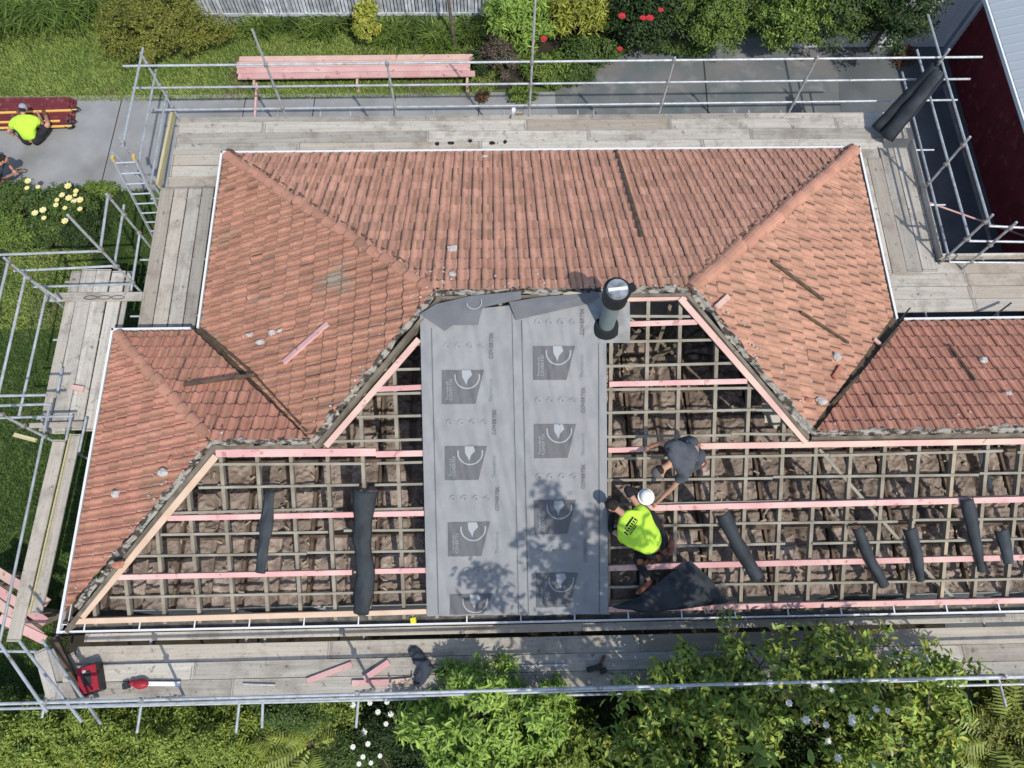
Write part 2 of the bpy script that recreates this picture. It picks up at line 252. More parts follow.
# ------------------------------------------------------------------ house
house = empty('house', (0, 5, 0), 'single storey house with half its terracotta tiles stripped from the rafters', 'house')
PROF = [(0,-.003),(.04,.010),(.15,.021),(.28,.023),(.40,.012),(.5,.001),(.62,.0),(.75,.008),(.9,.015),(1,-.003)]
def tiles(label, O, e, s, poly, m, tw=.202, ga=.335, name='tiled_slope', lift=.045, prof=1.25, stag=0, side=0., course=1., pan=.5, jd=None):
    O = Vector(O); e = Vector(e).normalized(); s = Vector(s).normalized(); n = e.cross(s)
    if n.z < 0: n = -n
    us = [p[0] for p in poly]; vs_ = [p[1] for p in poly]; u0, u1, v1 = min(us), max(us), max(vs_); mb = MB(); mat_ids = []; PR = PROF if jd is None else [(t,jd if t in (0,1) else h) for t,h in PROF]
    for j in range(int(v1/ga)+1):
        sh = (j % 2)*stag*tw
        for i in range(int((u1-u0)/tw)+3):
            ub = u0-tw+i*tw+sh; k = len(PROF); jt = random.gauss(0,.004); jv = random.gauss(0,.009)+(random.uniform(-.07,-.03) if random.random() < .012 else 0); jr = random.gauss(0,.004); base = len(mb.v)
            for q, (vv, hh) in enumerate(((j*ga+jv,-.006),(j*ga+jv,lift),((j+1)*ga-.035,.008),((j+1)*ga+.01,.0))):
                for t, h in PR: mb.v.append(tuple(O+e*(ub+t*tw*.985)+s*vv+n*(hh+(h*prof if q else 0)+jt+jr*(t-.5))))
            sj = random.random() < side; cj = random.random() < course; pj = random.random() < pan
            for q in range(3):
                for t in range(k-1): a = base+q*k+t; mb.f.append((a,a+1,a+k+1,a+k)); mat_ids.append(1 if (q == 2 and cj) or (q == 1 and sj and t in (0,8)) else (2 if pj and q and t in (4,5) else 0))
    o = mb.build(name, m, house, label); o.data.materials.append(M['joint']); o.data.materials.append(M['pan']); o.data.polygons.foreach_set('material_index', mat_ids)
    bm = bmesh.new(); bm.from_mesh(o.data); off = house.location; c = Vector((sum(us)/len(us), sum(vs_)/len(vs_)))
    P = [O+e*p[0]+s*p[1]-off for p in poly]; cc = O+e*c.x+s*c.y-off
    for a, b in zip(P, P[1:]+P[:1]):
        en = (b-a).cross(n).normalized()
        if (cc-a).dot(en) > 0: en = -en
        bmesh.ops.bisect_plane(bm, geom=bm.verts[:]+bm.edges[:]+bm.faces[:], plane_co=a, plane_no=en, clear_outer=True)
    bm.to_mesh(o.data); bm.free(); return o
cs = math.sqrt(1+TP*TP); H2 = YN/2; HW = YW/2; sl = cs
vo = .07
# north (upper) slope, origin at left eave corner, e=+x, s = down toward -y & up
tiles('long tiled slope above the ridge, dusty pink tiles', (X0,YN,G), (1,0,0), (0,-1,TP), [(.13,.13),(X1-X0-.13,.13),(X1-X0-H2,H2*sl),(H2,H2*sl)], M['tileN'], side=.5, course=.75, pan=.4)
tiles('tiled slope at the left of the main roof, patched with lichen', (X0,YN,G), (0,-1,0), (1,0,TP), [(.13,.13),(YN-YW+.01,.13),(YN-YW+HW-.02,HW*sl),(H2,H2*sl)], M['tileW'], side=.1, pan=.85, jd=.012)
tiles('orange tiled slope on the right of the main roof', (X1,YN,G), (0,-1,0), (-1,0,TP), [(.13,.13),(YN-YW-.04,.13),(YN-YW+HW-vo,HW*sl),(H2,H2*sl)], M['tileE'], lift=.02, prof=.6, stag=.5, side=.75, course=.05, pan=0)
tiles('small tiled slope above the left wing ridge', (XL,YW,G), (1,0,0), (0,-1,TP), [(.13,.13),(X0-XL-.03,.13),(X0-XL+HW-.05,HW*sl),(HW,HW*sl)], M['tileV'], side=.3)
tiles('triangular hip slope at the left end of the wing', (XL,YW,G), (0,-1,0), (1,0,TP), [(.13,.13),(YW-.33,.13),(HW,HW*sl)], M['tileV'])
tiles('deep red tiled slope above the right wing ridge', (X1,YW,G), (1,0,0), (0,-1,TP), [(.04,.13),(XR-X1,.13),(XR-X1,HW*sl),(-HW+.07,HW*sl)], M['tileV'])
# roof underlayers so nothing shows through the tile joints: boarding under each tiled slope
def under(pts):
    mb = MB(); k = len(pts); mb.add([(x,y,z-.03) for x,y,z in pts]+[(x,y,z-.05) for x,y,z in pts], [tuple(range(k)), tuple(range(2*k-1,k-1,-1))]+[(i,(i+1)%k,k+(i+1)%k,k+i) for i in range(k)]); mb.build('roof_underside', 'dark_wood', house)
zr, zw = G+TP*H2, G+TP*HW
under([(X0,YN,G),(X1,YN,G),(X1-H2,H2+.05,zr),(X0+H2,H2+.05,zr)]); under([(X0,YN,G),(X0,YW,G),(X0+HW,HW+.05,zw),(X0+H2-.05,H2,zr)])
under([(X1,YN,G),(X1,YW,G),(X1-HW,HW+.05,zw),(X1-H2+.05,H2,zr)]); under([(XL,YW,G),(X0,YW,G),(X0+HW,HW+.05,zw),(XL+HW,HW+.05,zw)])
under([(XL,YW,G),(XL,.3,G),(XL+HW-.05,HW,zw)]); under([(X1,YW,G),(XR,YW,G),(XR,HW+.05,zw),(X1-HW,HW+.05,zw)])
# hip cappings
def caps(p0, p1, label, r=.1, L=.36):
    p0 = Vector(p0); p1 = Vector(p1); d = (p1-p0); n = int(d.length/L); d.normalize(); sdv = d.cross(Vector((0,0,1))).normalized(); up = sdv.cross(d); mb = MB()
    fi = []
    for i in range(n):
        a = p0+d*(i*L+.22); b = a+d*(L+.03); K = 7; vs = []; jj = random.uniform(-.02,.02)
        for q, (p, rr, h) in enumerate(((a,r*.98,.0),(a,r*1.16,.025),(b-d*.085,r*.93,.0),(b,r*.82,-.012))):
            for k in range(K):
                t = math.pi*k/(K-1); rr2 = rr*(.75 if q == 0 else 1); vs.append(p+sdv*(math.cos(t)*rr2*1.1+jj)+up*(math.sin(t)*rr2*.8+h-.035))
        mb.add(vs, [(q*K+k,q*K+k+1,(q+1)*K+k+1,(q+1)*K+k) for q in range(3) for k in range(K-1)]); fi += [1]*(K-1)+[0]*(K-1)+[1]*(K-1)
    o = mb.build('hip_capping', 'cap', house, label); o.data.materials.append(M['seam']); o.data.polygons.foreach_set('material_index', fi)
def mortar(p0, p1, w=.11, h=.05, seed=0, label=None, off=(0,0,0), name='mortar_bedding', m='mortar'):
    p0 = Vector(p0)+Vector(off); p1 = Vector(p1)+Vector(off); d = p1-p0; L = d.length; d.normalize(); sdv = d.cross(Vector((0,0,1))).normalized(); n = int(L/.035); rows = []
    for i in range(n+1):
        c = p0+d*(L*i/n); r = []
        for k in range(7):
            t = k/6*2-1; q = Vector((i*.11+seed*9, k*.5, seed)); a = noise.noise(q)*.5+noise.noise(q*3)*.35
            r.append(c+sdv*(t*w*.82*(.8+.9*noise.noise(Vector((i*.09,seed*5,t)))))+Vector((0,0,(1-t*t)*h*.8+a*.075-.02)))
        rows.append(r)
    sheet(rows).build(name, m, house, label)
TLc, TRc, RL, RR = (X0,YN,G+.02), (X1,YN,G+.02), (X0+H2,H2,zr), (X1-H2,H2,zr)
caps(TLc, RL, 'mossy pink hip capping running to the left ridge end', .088); caps(TRc, RR, 'orange hip capping running to the right ridge end', .11); caps((XL,YW,G+.02),(XL+HW,HW,zw), 'short hip capping on the left wing', .09)
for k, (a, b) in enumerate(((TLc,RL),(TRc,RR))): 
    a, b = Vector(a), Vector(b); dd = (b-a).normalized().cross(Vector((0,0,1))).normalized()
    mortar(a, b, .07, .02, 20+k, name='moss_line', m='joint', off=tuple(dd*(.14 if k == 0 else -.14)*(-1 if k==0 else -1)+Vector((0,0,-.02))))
WL, WJ, EJ = (XL+HW,HW,zw), (X0+HW,HW,zw), (X1-HW,HW,zw)
mortar(RL, RR, .1, .05, 1, 'broken pale mortar along the main ridge'); mortar(RL, WJ, .11, .05, 2, 'broken pale mortar on the left hip', (-.02,.02,0)); mortar(RR, EJ, .1, .05, 3, 'broken pale mortar on the right hip', (.02,.02,0))
mortar(WJ, WL, .09, .05, 4, None, (0,.02,0)); mortar(EJ, (XR,HW,zw), .09, .05, 5, None, (0,.02,0)); mortar(WL, (XL+.35,.35,G+TP*.35), .1, .05, 6, None, (-.02,.03,0))
# ridge boards and hip rafters just inside the stripped slope
def brd(name, p0, p1, w, h, m, label=None, dx=(0,0,0), up=(0,0,1)):
    return MB().beam(Vector(p0)+Vector(dx), Vector(p1)+Vector(dx), w, h, up).build(name, m, house, label)
brd('ridge_board', RL, RR, .045, .2, 'old_wood', None, (0,-.1,-.1)); brd('ridge_board', WL, WJ, .045, .2, 'old_wood', None, (0,-.09,-.1)); brd('ridge_board', EJ, (XR,HW,zw), .045, .2, 'old_wood', None, (0,-.09,-.1))
brd('hip_rafter', RL, WJ, .06, .2, 'old_wood', None, (.08,-.08,-.09)); brd('hip_rafter', RR, EJ, .06, .2, 'old_wood', None, (-.08,-.08,-.09)); brd('hip_rafter', WL, (XL+.1,.1,G+.05), .07, .2, 'old_wood', None, (.07,-.07,-.09))
nS = Vector((0,-TP,1)).normalized()
def ytop(x):
    y = HW
    if X0+HW < x < X0+H2: y = x-X0
    elif X0+H2 <= x <= X1-H2: y = H2
    elif X1-H2 < x < X1-HW: y = X1-x
    elif x < XL+HW: y = x-XL
    return y-.1
xs = []
RSP = .578; RPH = onS(712.5,500).x % RSP; u = -7.5-((-7.5-RPH) % RSP)+RSP
while u < XR-.3: xs.append(u); u += RSP
for x in xs:
    yt = ytop(x); jx = random.uniform(-.02,.02); ml = 'batten_pale' if abs(x-onS(960,500).x) < .28 else 'rafter'
    if yt < .4: continue
    a = Vector((x+jx,.12,G+TP*.12-.115)); b = Vector((x+jx+random.uniform(-.015,.015),yt,G+TP*yt-.115)); MB().beam(a, b, .058, .1, nS).build('rafter', ml, house, 'new pale timber rafter' if ml == 'batten_pale' else None)
# old tile battens, positions read off the right part of the slope; spans follow the hips
bv = [364,388,411,435,457,479,503,525,546,566,586]
def xl(y): return XL+y+.12 if y < HW-.05 else X0+y+.12
def xr(y): return XR if y < HW-.05 else X1-y-.12
ys = sorted([onS(650, v).y for v in bv]); ys += [ys[-1]+.34*k for k in (1,2,3)]
ys = [y for y in ys if y < H2-.15]
for y in ys:
    a, b = xl(y), xr(y)
    k = [a] ; 
    while k[-1] < b-4: k.append(k[-1]+random.uniform(2.8,4.2))
    k.append(b)
    for p, q in zip(k, k[1:]):
        dz = random.uniform(-.01,.012); dy = random.uniform(-.015,.015)
        p2 = p+random.choice((0,0,.0,.25)) ; q2 = q-random.choice((0,0,.0,.2))
        MB().beam((p2,y+dy,G+TP*(y+dy)-.05+dz),(q2-.01,y-dy,G+TP*(y-dy)-.05+dz), .042, .026, nS).build('old_batten', 'batten', house)
# new pink battens laid over the old ones
def pk(u0, v0, u1, v1, m='pink', w=.085, label=None, off=0.0, h=.045): 
    MB().beam(onS(u0,v0,off), onS(u1,v1,off), w, h, nS).build('new_batten', m, house, label, bevel=.003)
pk(622,299,687,297,'pale_pink'); pk(627,324,697,322); pk(609,384,747,381); pk(608,450,648,449); pk(700,446,1026,441,'pale_pink',.1); pk(1026,441,1120,439,'pale_pink',.1); pk(640,508,1026,499,w=.1); pk(1026,499,1130,497)
pk(608,568,690,565,w=.1); pk(690,565,1026,557,w=.1); pk(1026,557,1130,555); pk(608,609,1026,600,w=.1); pk(1026,600,1130,598)
pk(378,389,422,387); pk(216,453,376,452,'pink',.13); pk(376,454,424,453,w=.1); pk(168,518,424,513,w=.09); pk(118,577,352,572,w=.09); pk(375,571,426,570,w=.09)
pk(76,621,358,613,'raw_pine',.1,'raw yellow pine batten at the eave'); pk(366,613,427,611,'raw_pine',.09)
pk(680,298,806,442,'pale_pink',.1,'pale pink board down the right hip',.03); pk(419,339,326,446,'pale_pink',.1,'pale pink board down the left hip',.03); pk(216,456,82,617,'raw_pine',.11,'pale pine board down the wing hip',.03)
# diagonal braces under the battens
for a, b in (((819,449),(930,575)),((930,575),(968,612)),((575,150),(576,151))):
    if a[0] > 600: MB().beam(onS(*a,-.1), onS(*b,-.1), .05, .03, nS).build('roof_brace', 'batten', house)
for a, b in (((520,470),(640,330)),((640,400),(672,300)),((700,330),(620,380))):
    MB().beam(at(*a,3.1), at(*b,4.2), .06, .09).build('roof_strut', 'old_wood', house)
# ceiling with old insulation
mb = MB(); nx, ny = 330, 120; y0_, y1_ = .35, YN-.5; X_, Xr = XL+.5, XR
def fill(xa, xb, ya, yb, nx, ny):
    rows = []
    for j in range(ny+1):
        r = []
        for i in range(nx+1):
            x = xa+(xb-xa)*i/nx; y = ya+(yb-ya)*j/ny
            bay = (x-RPH-.06) % RSP; e = min(bay, RSP-bay)/.08; e = min(1,e)
            yy = (y+.3*noise.noise(Vector((math.floor((x-RPH-.06)/RSP),3,7)))) % .62; e2 = min(1, min(yy,.62-yy)/.05+.25)
            q = Vector((x,y,0)); h = .20+.06*noise.noise(q*1.7)+.055*noise.noise(q*4.3)+.04*noise.noise(q*9)+.03*noise.noise(q*19)
            r.append((x,y,2.2+.02+h*(.25+.75*e)*(.35+.65*e2)))
        rows.append(r)
    return sheet(rows)
fill(X_, Xr, .35, 3.4, 900, 150).build('ceiling_insulation', 'insul', house, smooth=True); fill(-3.4, 4.6, 3.402, 5.6, 360, 100).build('ceiling_insulation', 'insul', house, smooth=True)
for x in xs[::2]: MB().beam((x+.06,.4,2.37),(x+.06,5.5,2.37),.05,.12).build('ceiling_joist','joist',house)
for y in (1.55,2.9,4.2): MB().beam((X_,y,2.44),(XR,y,2.44),.09,.07).build('ceiling_binder','joist',house)
# loose straw, wire and tile dust on the insulation
mb = MB(); rq = random.Random(3)
for k in range(900):
    x = rq.uniform(X_,XR); y = rq.uniform(.4,3.2) if rq.random() < .7 else rq.uniform(3.2,5.2)
    if y > 3.2 and not -3 < x < 4.4: continue
    a = rq.uniform(0,3.14); l = rq.uniform(.03,.12); z = 2.46+rq.uniform(0,.05); mb.beam((x,y,z),(x+l*math.cos(a),y+l*math.sin(a),z+rq.uniform(-.02,.02)),rq.uniform(.01,.04),.008)
mb.build('roof_debris','batten_pale',house)['kind'] = 'stuff'
for k in range(7):
    x = rq.uniform(-5.5,10); y = rq.uniform(1.3,1.9); mb = MB(); p = Vector((x,y,2.5)); d = rq.uniform(0,6)
    for i in range(9): q = p+Vector((math.cos(d)*.13,math.sin(d)*.1,rq.uniform(-.02,.02))); mb.tube(p,q,.007,5); p = q; d += rq.uniform(-.5,.5)
    mb.build('wire','wirec' if k % 3 == 0 else 'black',house)

# walls
def wallbox(x0,y0,x1,y1): MB().box(((x0+x1)/2,(y0+y1)/2,1.11),(max(abs(x1-x0),.15),max(abs(y1-y0),.15),2.2)).build('wall','wall',house)
e_ = .5
for q in ((XL+e_,e_,XR,e_),(XL+e_,e_,XL+e_,YW-e_),(XL+e_,YW-e_,X0+e_,YW-e_),(X0+e_,YW-e_,X0+e_,YN-e_),(X0+e_,YN-e_,X1-e_,YN-e_),(X1-e_,YN-e_,X1-e_,YW-e_),(X1-e_,YW-e_,XR,YW-e_)): wallbox(*q)
MB().box(((XL+XR)/2,YW/2,2.205),(XR-XL-1,YW-1.0,.02)).build('ceiling_board','wall',house)
MB().box(((X0+X1)/2,(YN+YW)/2-.5,2.205),(X1-X0-1,YN-YW,.02)).build('ceiling_board','wall',house)
for x in (-4.5,-1,3,6.5,9.8):
    f_ = MB().box((x,.41,1.3),(1.5,.06,1.1)).build('window','white',house); MB().box((x,.375,1.3),(1.34,.02,.94)).build('pane','glass',f_)
for x in (-4,0,4.6):
    f_ = MB().box((x,YN-.41,1.3),(1.5,.06,1.1)).build('window','white',house); MB().box((x,YN-.375,1.3),(1.34,.02,.94)).build('pane','glass',f_)
# gutters: channel with a white outer lip
def gutter(p0, p1, out, brackets=False, lip=.031):
    p0 = Vector(p0); p1 = Vector(p1); out = Vector(out); mb = MB(); up = Vector((0,0,1)); c = [(-.13,-.02),(-.13,-.1),(.012,-.1),(.012 if lip > .025 else .005,.045 if lip > .025 else .025),(-lip,.045 if lip > .025 else .025),(-lip,-.085),(-.115,-.085),(-.115,-.02)]
    vs = [p+out*a+up*b for p in (p0,p1) for a, b in c]; k = len(c); mb.add(vs, [(i,(i+1)%k,k+(i+1)%k,k+i) for i in range(k)]+[tuple(range(k-1,-1,-1)),tuple(range(k,2*k))])
    g = mb.build('gutter', 'gutter_white', house)
    q0 = p0+out*-.067+up*-.075; q1 = p1+out*-.067+up*-.075; MB().beam(q0, q1, .09, .012).build('gutter_silt', 'gutter_in', g)
    MB().beam(p0+out*-.16+up*-.09, p1+out*-.16+up*-.09, .03, .16).build('fascia', 'dark_wood', house)
    if brackets:
        d = (p1-p0); L = d.length; d.normalize(); t = .45
        while t < L: MB().beam(p0+d*t+out*-.16+up*.014, p0+d*t+out*-.005+up*.02, .022, .008).build('gutter_bracket', 'white', g); t += .92
gz = G-.005
gutter((X0-.02,YN,gz),(X1+.02,YN,gz),(0,1,0)); gutter((X0,YN+.02,gz),(X0,YW,gz),(-1,0,0)); gutter((X1,YN+.02,gz),(X1,YW,gz),(1,0,0)); gutter((XL-.02,YW,gz),(X0-.13,YW,gz),(0,1,0))
gutter((X1+.13,YW,gz),(XR,YW,gz),(0,1,0)); gutter((XL,YW+.02,gz),(XL,-.02,gz),(-1,0,0)); gutter((XL-.02,0,gz),(XR,0,gz),(0,-1,0),True,.018)
MB().beam((XL+.2,.17,G+.02),(XR,.17,G+.02),.16,.012,nS).build('eave_flashing','gutter_in',house)
# valleys
def valley(p0,p1,label):
    p0=Vector(p0); p1=Vector(p1); d=(p1-p0).normalized(); s_=d.cross(Vector((0,0,1))).normalized(); n=30; rows=[]
    for i in range(n+1):
        c=p0.lerp(p1,i/n)+Vector((0,0,-.015)); rows.append([c+s_*.10+Vector((0,0,.025)),c,c-s_*.10+Vector((0,0,.025))])
    sheet(rows).build('valley_channel','dark_wood',house,label)
valley((X0,YW,G),(X0+HW,HW,zw),'dark rusted valley between the left slopes'); valley((X1,YW,G),(X1-HW,HW,zw),'open dark valley between the right slopes')
for k in range(26):      # rubble lying in the valleys
    pass
# flue
fb = onS(606,326,.03); flue = MB().tube(fb-Vector((0,0,.3)), fb+Vector((0,0,1.0)), .125, 28).build('flue','flue',house,'grey-green flue pipe rising through the underlay', smooth=False)
mb = MB(); T = fb+Vector((0,0,1.0)); mb.tube(T-Vector((0,0,.06)), T+Vector((0,0,.2)), .19, 28); mb.tube(T+Vector((0,0,.2)), T+Vector((0,0,.235)), .205, 28); mb.box(T+Vector((.2,.06,.16)),(.14,.1,.12),.4); mb.build('flue_cowl','black',flue)
mb = MB(); q = T+Vector((0,0,.237)); mb.tube(q, q+Vector((0,0,.05)), .165, 28, r1=.15); mb.build('cowl_cap','cowl',flue)
MB().beam(q+Vector((-.14,-.03,.06)),q+Vector((.14,.0,.06)),.04,.02).build('cap_bar','white',flue)
mb = MB(); mb.tube(fb-nS*.02, fb+Vector((0,0,.09)), .24, 28, r1=.17); mb.build('flashing_collar','black',flue)
rows = []
for j in range(13):
    r = []
    for i in range(13):
        p = onS(584+(630-584)*i/12, 302+(343-302)*j/12, .07); p += nS*(.05*noise.noise(p*5)); r.append(p)
    rows.append(r)
sheet(rows).build('flashing_plate','flash',flue,smooth=True)
# ------------------------------------------------------------------ underlay sheets with print
def usurf(p, lift=0.0):
    h = .012*math.sin(p.x*4.1+1)+.012*noise.noise(Vector((p.x*1.6,p.y*1.1,3)))+.006*noise.noise(Vector((p.x*6,p.y*2,9))); h += .016*noise.noise(Vector((p.x*11+p.y*2.5,p.y*1.3-p.x,5)))+.022*abs(noise.noise(Vector((p.x*3-p.y*1.5,p.y*2.2,12)))); return p+nS*(h+lift)
def pxgrid(quad, nx, ny, off, lift=0.0):   # quad corners in picture order: tl,tr,br,bl laid on the slope plane
    tl,tr,br,bl = [onS(*q, off) for q in quad]; return [[usurf(tl.lerp(tr,i/nx).lerp(bl.lerp(br,i/nx),j/ny),lift) for i in range(nx+1)] for j in range(ny+1)]
def thick(mb, t=.004):
    return mb
def prints(parent, cols, off, TL):
    L_ = .012
    def P(p, l=L_): return usurf(p, l)
    for (cx, cy, tw_, th) in cols:
        full = th; th = min(th, 614-cy)
        # local frame: a = to the right, b = down the slope
        o = onS(cx, cy, off); a = (onS(cx+1,cy,off)-o); b = (onS(cx,cy+1,off)-o)
        def W(x, y, l=L_): return P(o+a*x+b*y, l)
        if TL:
            mb = MB(); n = 10
            for j in range(n):
                for i in range(n):
                    def w_(fx, fy): top = tw_; bot = tw_*.80; return W(-tw_/2+(top+(bot-top)*fy)*fx, fy*th)
                    mb.add([w_(i/n,j/n),w_(i/n,(j+1)/n),w_((i+1)/n,(j+1)/n),w_((i+1)/n,j/n)], [(0,1,2,3)])
            mb.build('printed_panel','print',parent)
            mb = MB(); R0, R1 = tw_*.275, tw_*.305; n = 40; c0 = tw_*.10; yc = full*.18
            for i in range(n):
                t0 = -.25*math.pi*0-.18+ (math.pi+.36)*i/n; t1 = -.18+(math.pi+.36)*(i+1)/n
                q = [(c0+R*math.cos(t), yc+R*math.sin(t)) for R, t in ((R0,t0),(R0,t1),(R1,t1),(R1,t0))]
                q = [(x, min(max(y,0),th)) for x, y in q]
                mb.add([W(x,y,L_+.006) for x,y in q], [(0,1,2,3)])
            # pale arrowhead inside the ring
            kp = [(-.13,0),(.08,0),(.12,.14),(.02,.27),(-.02,.44),(-.06,.33),(-.12,.2)]
            mb.add([W(c0+x*tw_, y*full, L_+.006) for x, y in kp], [tuple(range(len(kp)))])
            mb.build('printed_ring_mark','printl',parent)
def textmesh(body, o, a, b, size, m, parent, off, lift=.026, name='printed_text'):
    cu = bpy.data.curves.new('t','FONT'); cu.body = body; cu.size = size; cu.align_x = 'LEFT'; cu.resolution_u = 2
    to = bpy.data.objects.new('t',cu); COL.objects.link(to); dg = bpy.context.evaluated_depsgraph_get(); me = to.evaluated_get(dg).to_mesh(); vs = [v.co.copy() for v in me.vertices]; fs = [tuple(p.vertices) for p in me.polygons]
    to.evaluated_get(dg).to_mesh_clear(); bpy.data.objects.remove(to); bpy.data.curves.remove(cu)
    mb = MB(); mb.add([usurf(o+a*v.x+b*v.y, lift) for v in vs], fs); return mb.build(name, m, parent)
def make_underlay(label, quad, off, panels, lapx, extra):
    root = sheet(pxgrid(quad, 36, 110, off)); 
    c = onS(*quad[3], off); sh = root.build('underlay_sheet','sheet',None,label,'roof underlay','printed underlay sheets', smooth=True)
    for lx0, lx1 in lapx:      # lap lines printed down the sheet
        tl, bl = onS(lx0, quad[0][1]+14, off), onS(lx1, quad[3][1]-2, off); rows = [[usurf(tl.lerp(bl,j/80)+Vector((dx,0,0)), .006) for dx in (0,.016)] for j in range(81)]; sheet(rows).build('lap_line','print',sh)
    prints(sh, [(p[0],p[1],42,34) for p in panels], off, True)
    for (px_, py_) in panels:
        cut = py_+30 > 614
        if cut: o = onS(px_-14.5, 612, off)
        o = onS(px_-14.5, min(py_+30,612), off); a = (onS(px_-14.5,py_+29,off)-o).normalized(); b = (onS(px_-15.5,py_+30,off)-o).normalized()
        textmesh('Thermakraft' if not cut else 'Therma', o, a, b, .062, 'printl', sh, off); o2 = onS(px_-10.5, min(py_+30,612), off); textmesh('COVERTEK' if not cut else 'COVE', o2, a, b, .072, 'printl', sh, off)
        # row of small round symbols above each panel and small vertical word beside it
        for k in range(4):
            q = onS(px_-16+k*11.5, py_-24, off); mb = MB(); n = 14; r0, r1 = (.028,.05) if k != 3 else (.03,.042)
            for i in range(n):
                t0, t1 = 2*math.pi*i/n, 2*math.pi*(i+1)/n; A_ = [(r0*math.cos(t0),r0*math.sin(t0)),(r0*math.cos(t1),r0*math.sin(t1)),(r1*math.cos(t1),r1*math.sin(t1)),(r1*math.cos(t0),r1*math.sin(t0))]
                mb.add([usurf(q+Vector((x,y/cs,y/cs*TP)), .02) for x, y in A_], [(0,1,2,3)])
            mb.add([usurf(q+Vector((x,y/cs,y/cs*TP)), .02) for x, y in ((-.07 if k else -.05,-.006),(.0,-.006),(.0,.006),(-.07 if k else -.05,.006))], [(0,1,2,3)])
            mb.build('printed_symbol','printm',sh)
        o = onS(px_+30, py_+32, off)
        if not cut: textmesh('Thermakraft', o, a, b, .075, 'printm', sh, off)
        o = onS(px_+30, py_-11, off); textmesh('COVERTEK', o, a, b, .085, 'print', sh, off)
    return sh
s1 = make_underlay('grey-white underlay sheet with printed panels, the one farther from the flue', [(420,314),(514,305),(524,615),(427,616)], .055, [(463,370),(466,446),(469,522),(471,594)], [(431,438)], 0)
s2 = make_underlay('grey-white underlay sheet with printed panels, the one that meets the flue', [(512,306),(606,291),(608,614),(519,615)], .085, [(554,346),(555,424),(555,500),(557,573)], [(521,528),(598,599)], 0)
def flap(pts, parent, off=.12, lift=.0):
    mb = MB(); P = [onS(*p, off) for p in pts]; c = sum(P, Vector())/len(P); n = len(P)
    ring = [usurf(p+nS*(.02*noise.noise(p*5)),lift) for p in P]; mb.add(ring+[q-nS*.01 for q in ring]+[c+nS*.05], [(i,(i+1)%n,2*n) for i in range(n)]+[(i,n+i,n+(i+1)%n,(i+1)%n) for i in range(n)]); return mb.build('folded_flap','sheet_dark',parent)
fa = flap([(420,314),(436,304),(470,296),(521,291),(521,299),(490,303),(482,309),(478,325),(453,325),(445,331)], s1); flap([(509,302),(540,297),(598,292),(600,297),(588,304),(560,310),(516,320)], s2, .14)
mb = MB()
for i in range(20):
    t0, t1 = -.4+i*.17, -.4+(i+1)*.17; q = onS(474,302,.2); mb.add([q+Vector((R*math.cos(-t),R*math.sin(-t)*.8,R*math.sin(-t)*.8*TP)) for R,t in ((.11,t0),(.11,t1),(.125,t1),(.125,t0))],[(0,1,2,3)])
mb.build('printed_ring_mark','printl',s1)
# ------------------------------------------------------------------ old underlay strips lying over the battens
def strip(pts, wd, label, curl=.5, m='rubber', name='underlay_strip', group='old dark underlay strips hanging between battens', off=.06, n=26):
    P = [onS(*p, off) for p in pts]; rows = []; tot = len(P)-1
    for i in range(n+1):
        t = i/n*tot; k = min(int(t), tot-1); c = P[k].lerp(P[k+1], t-k); d = (P[k+1]-P[k]).normalized(); s_ = d.cross(nS).normalized(); r = []; ww = wd*(1+.35*noise.noise(c*2.5)-.15*(t/tot)); ang = math.pi*curl
        c = c + nS*.02*noise.noise(c*2)
        for j in range(9):
            a = (j/8-.5)*ang*2; R = ww/2/max(math.sin(min(ang,math.pi/2)),.2); r.append(c+s_*R*math.sin(a)+nS*(R*math.cos(a)-R*math.cos(ang)+.018*noise.noise(c*4+Vector((j*.5,0,0)))))
        rows.append(r)
    o = sheet(rows).build(name, m, None, label, 'underlay strip', group, smooth=True); md = o.modifiers.new('t','SOLIDIFY'); md.thickness = .006; return o
strip([(270,492),(266,530),(260,573)], .2, 'flat grey-blue strip of old underlay farthest from the workers', .18)
strip([(365,490),(362,540),(366,575),(361,614)], .34, 'widest charcoal strip of old underlay, beside the printed sheets', .22)
strip([(722,512),(738,545),(757,577)], .26, 'charcoal strip next to the crumpled black sheet')
strip([(856,526),(868,556),(884,585)], .2, 'dark grey curled strip slanting left of the upright tube-like one', .55)
strip([(908,526),(916,552),(920,580)], .2, 'short dark tube-like strip with a ragged lower end', .55)
strip([(966,498),(973,530),(981,570)], .2, 'longest dark teal strip crossing one pink batten', .5)
strip([(1000,528),(1005,545),(1008,562)], .25, 'stubby wide strip against the photo edge, over a pink batten', .45)
strip([(980,450),(986,470),(990,488)], .1, 'small dark blue strip under the top pale pink batten', .2, off=-.12)
# crumpled sheet
rows = []; cor = [[(612,607),(640,596),(668,575),(690,560),(712,580)],[(618,609),(645,600),(670,588),(693,575),(722,596)],[(632,610),(650,606),(675,600),(700,592),(728,600)],[(640,613),(660,611),(685,609),(706,606),(727,603)]]
for j in range(22):
    r = []
    for i in range(34):
        fi, fj = i/33*4, j/21*3; a, b = min(int(fi),3), min(int(fj),2); fx, fy = fi-a, fj-b
        g = lambda jj, ii: Vector(cor[jj][ii])
        p = g(b,a).lerp(g(b,a+1),fx).lerp(g(b+1,a).lerp(g(b+1,a+1),fx),fy); w3 = onS(p.x,p.y,.1); e = min(i,33-i,j*1.5,(21-j)*1.5)/6
        q = Vector((w3.x*3,w3.y*3,0)); r.append(w3+nS*(min(1,e)*(.10+.09*noise.noise(q)+.06*abs(noise.noise(q*2.5)))))
    rows.append(r)
sheet(rows).build('crumpled_sheet','rubber',None,'crumpled black underlay heap beside the kneeling worker at the eave','underlay', smooth=True)
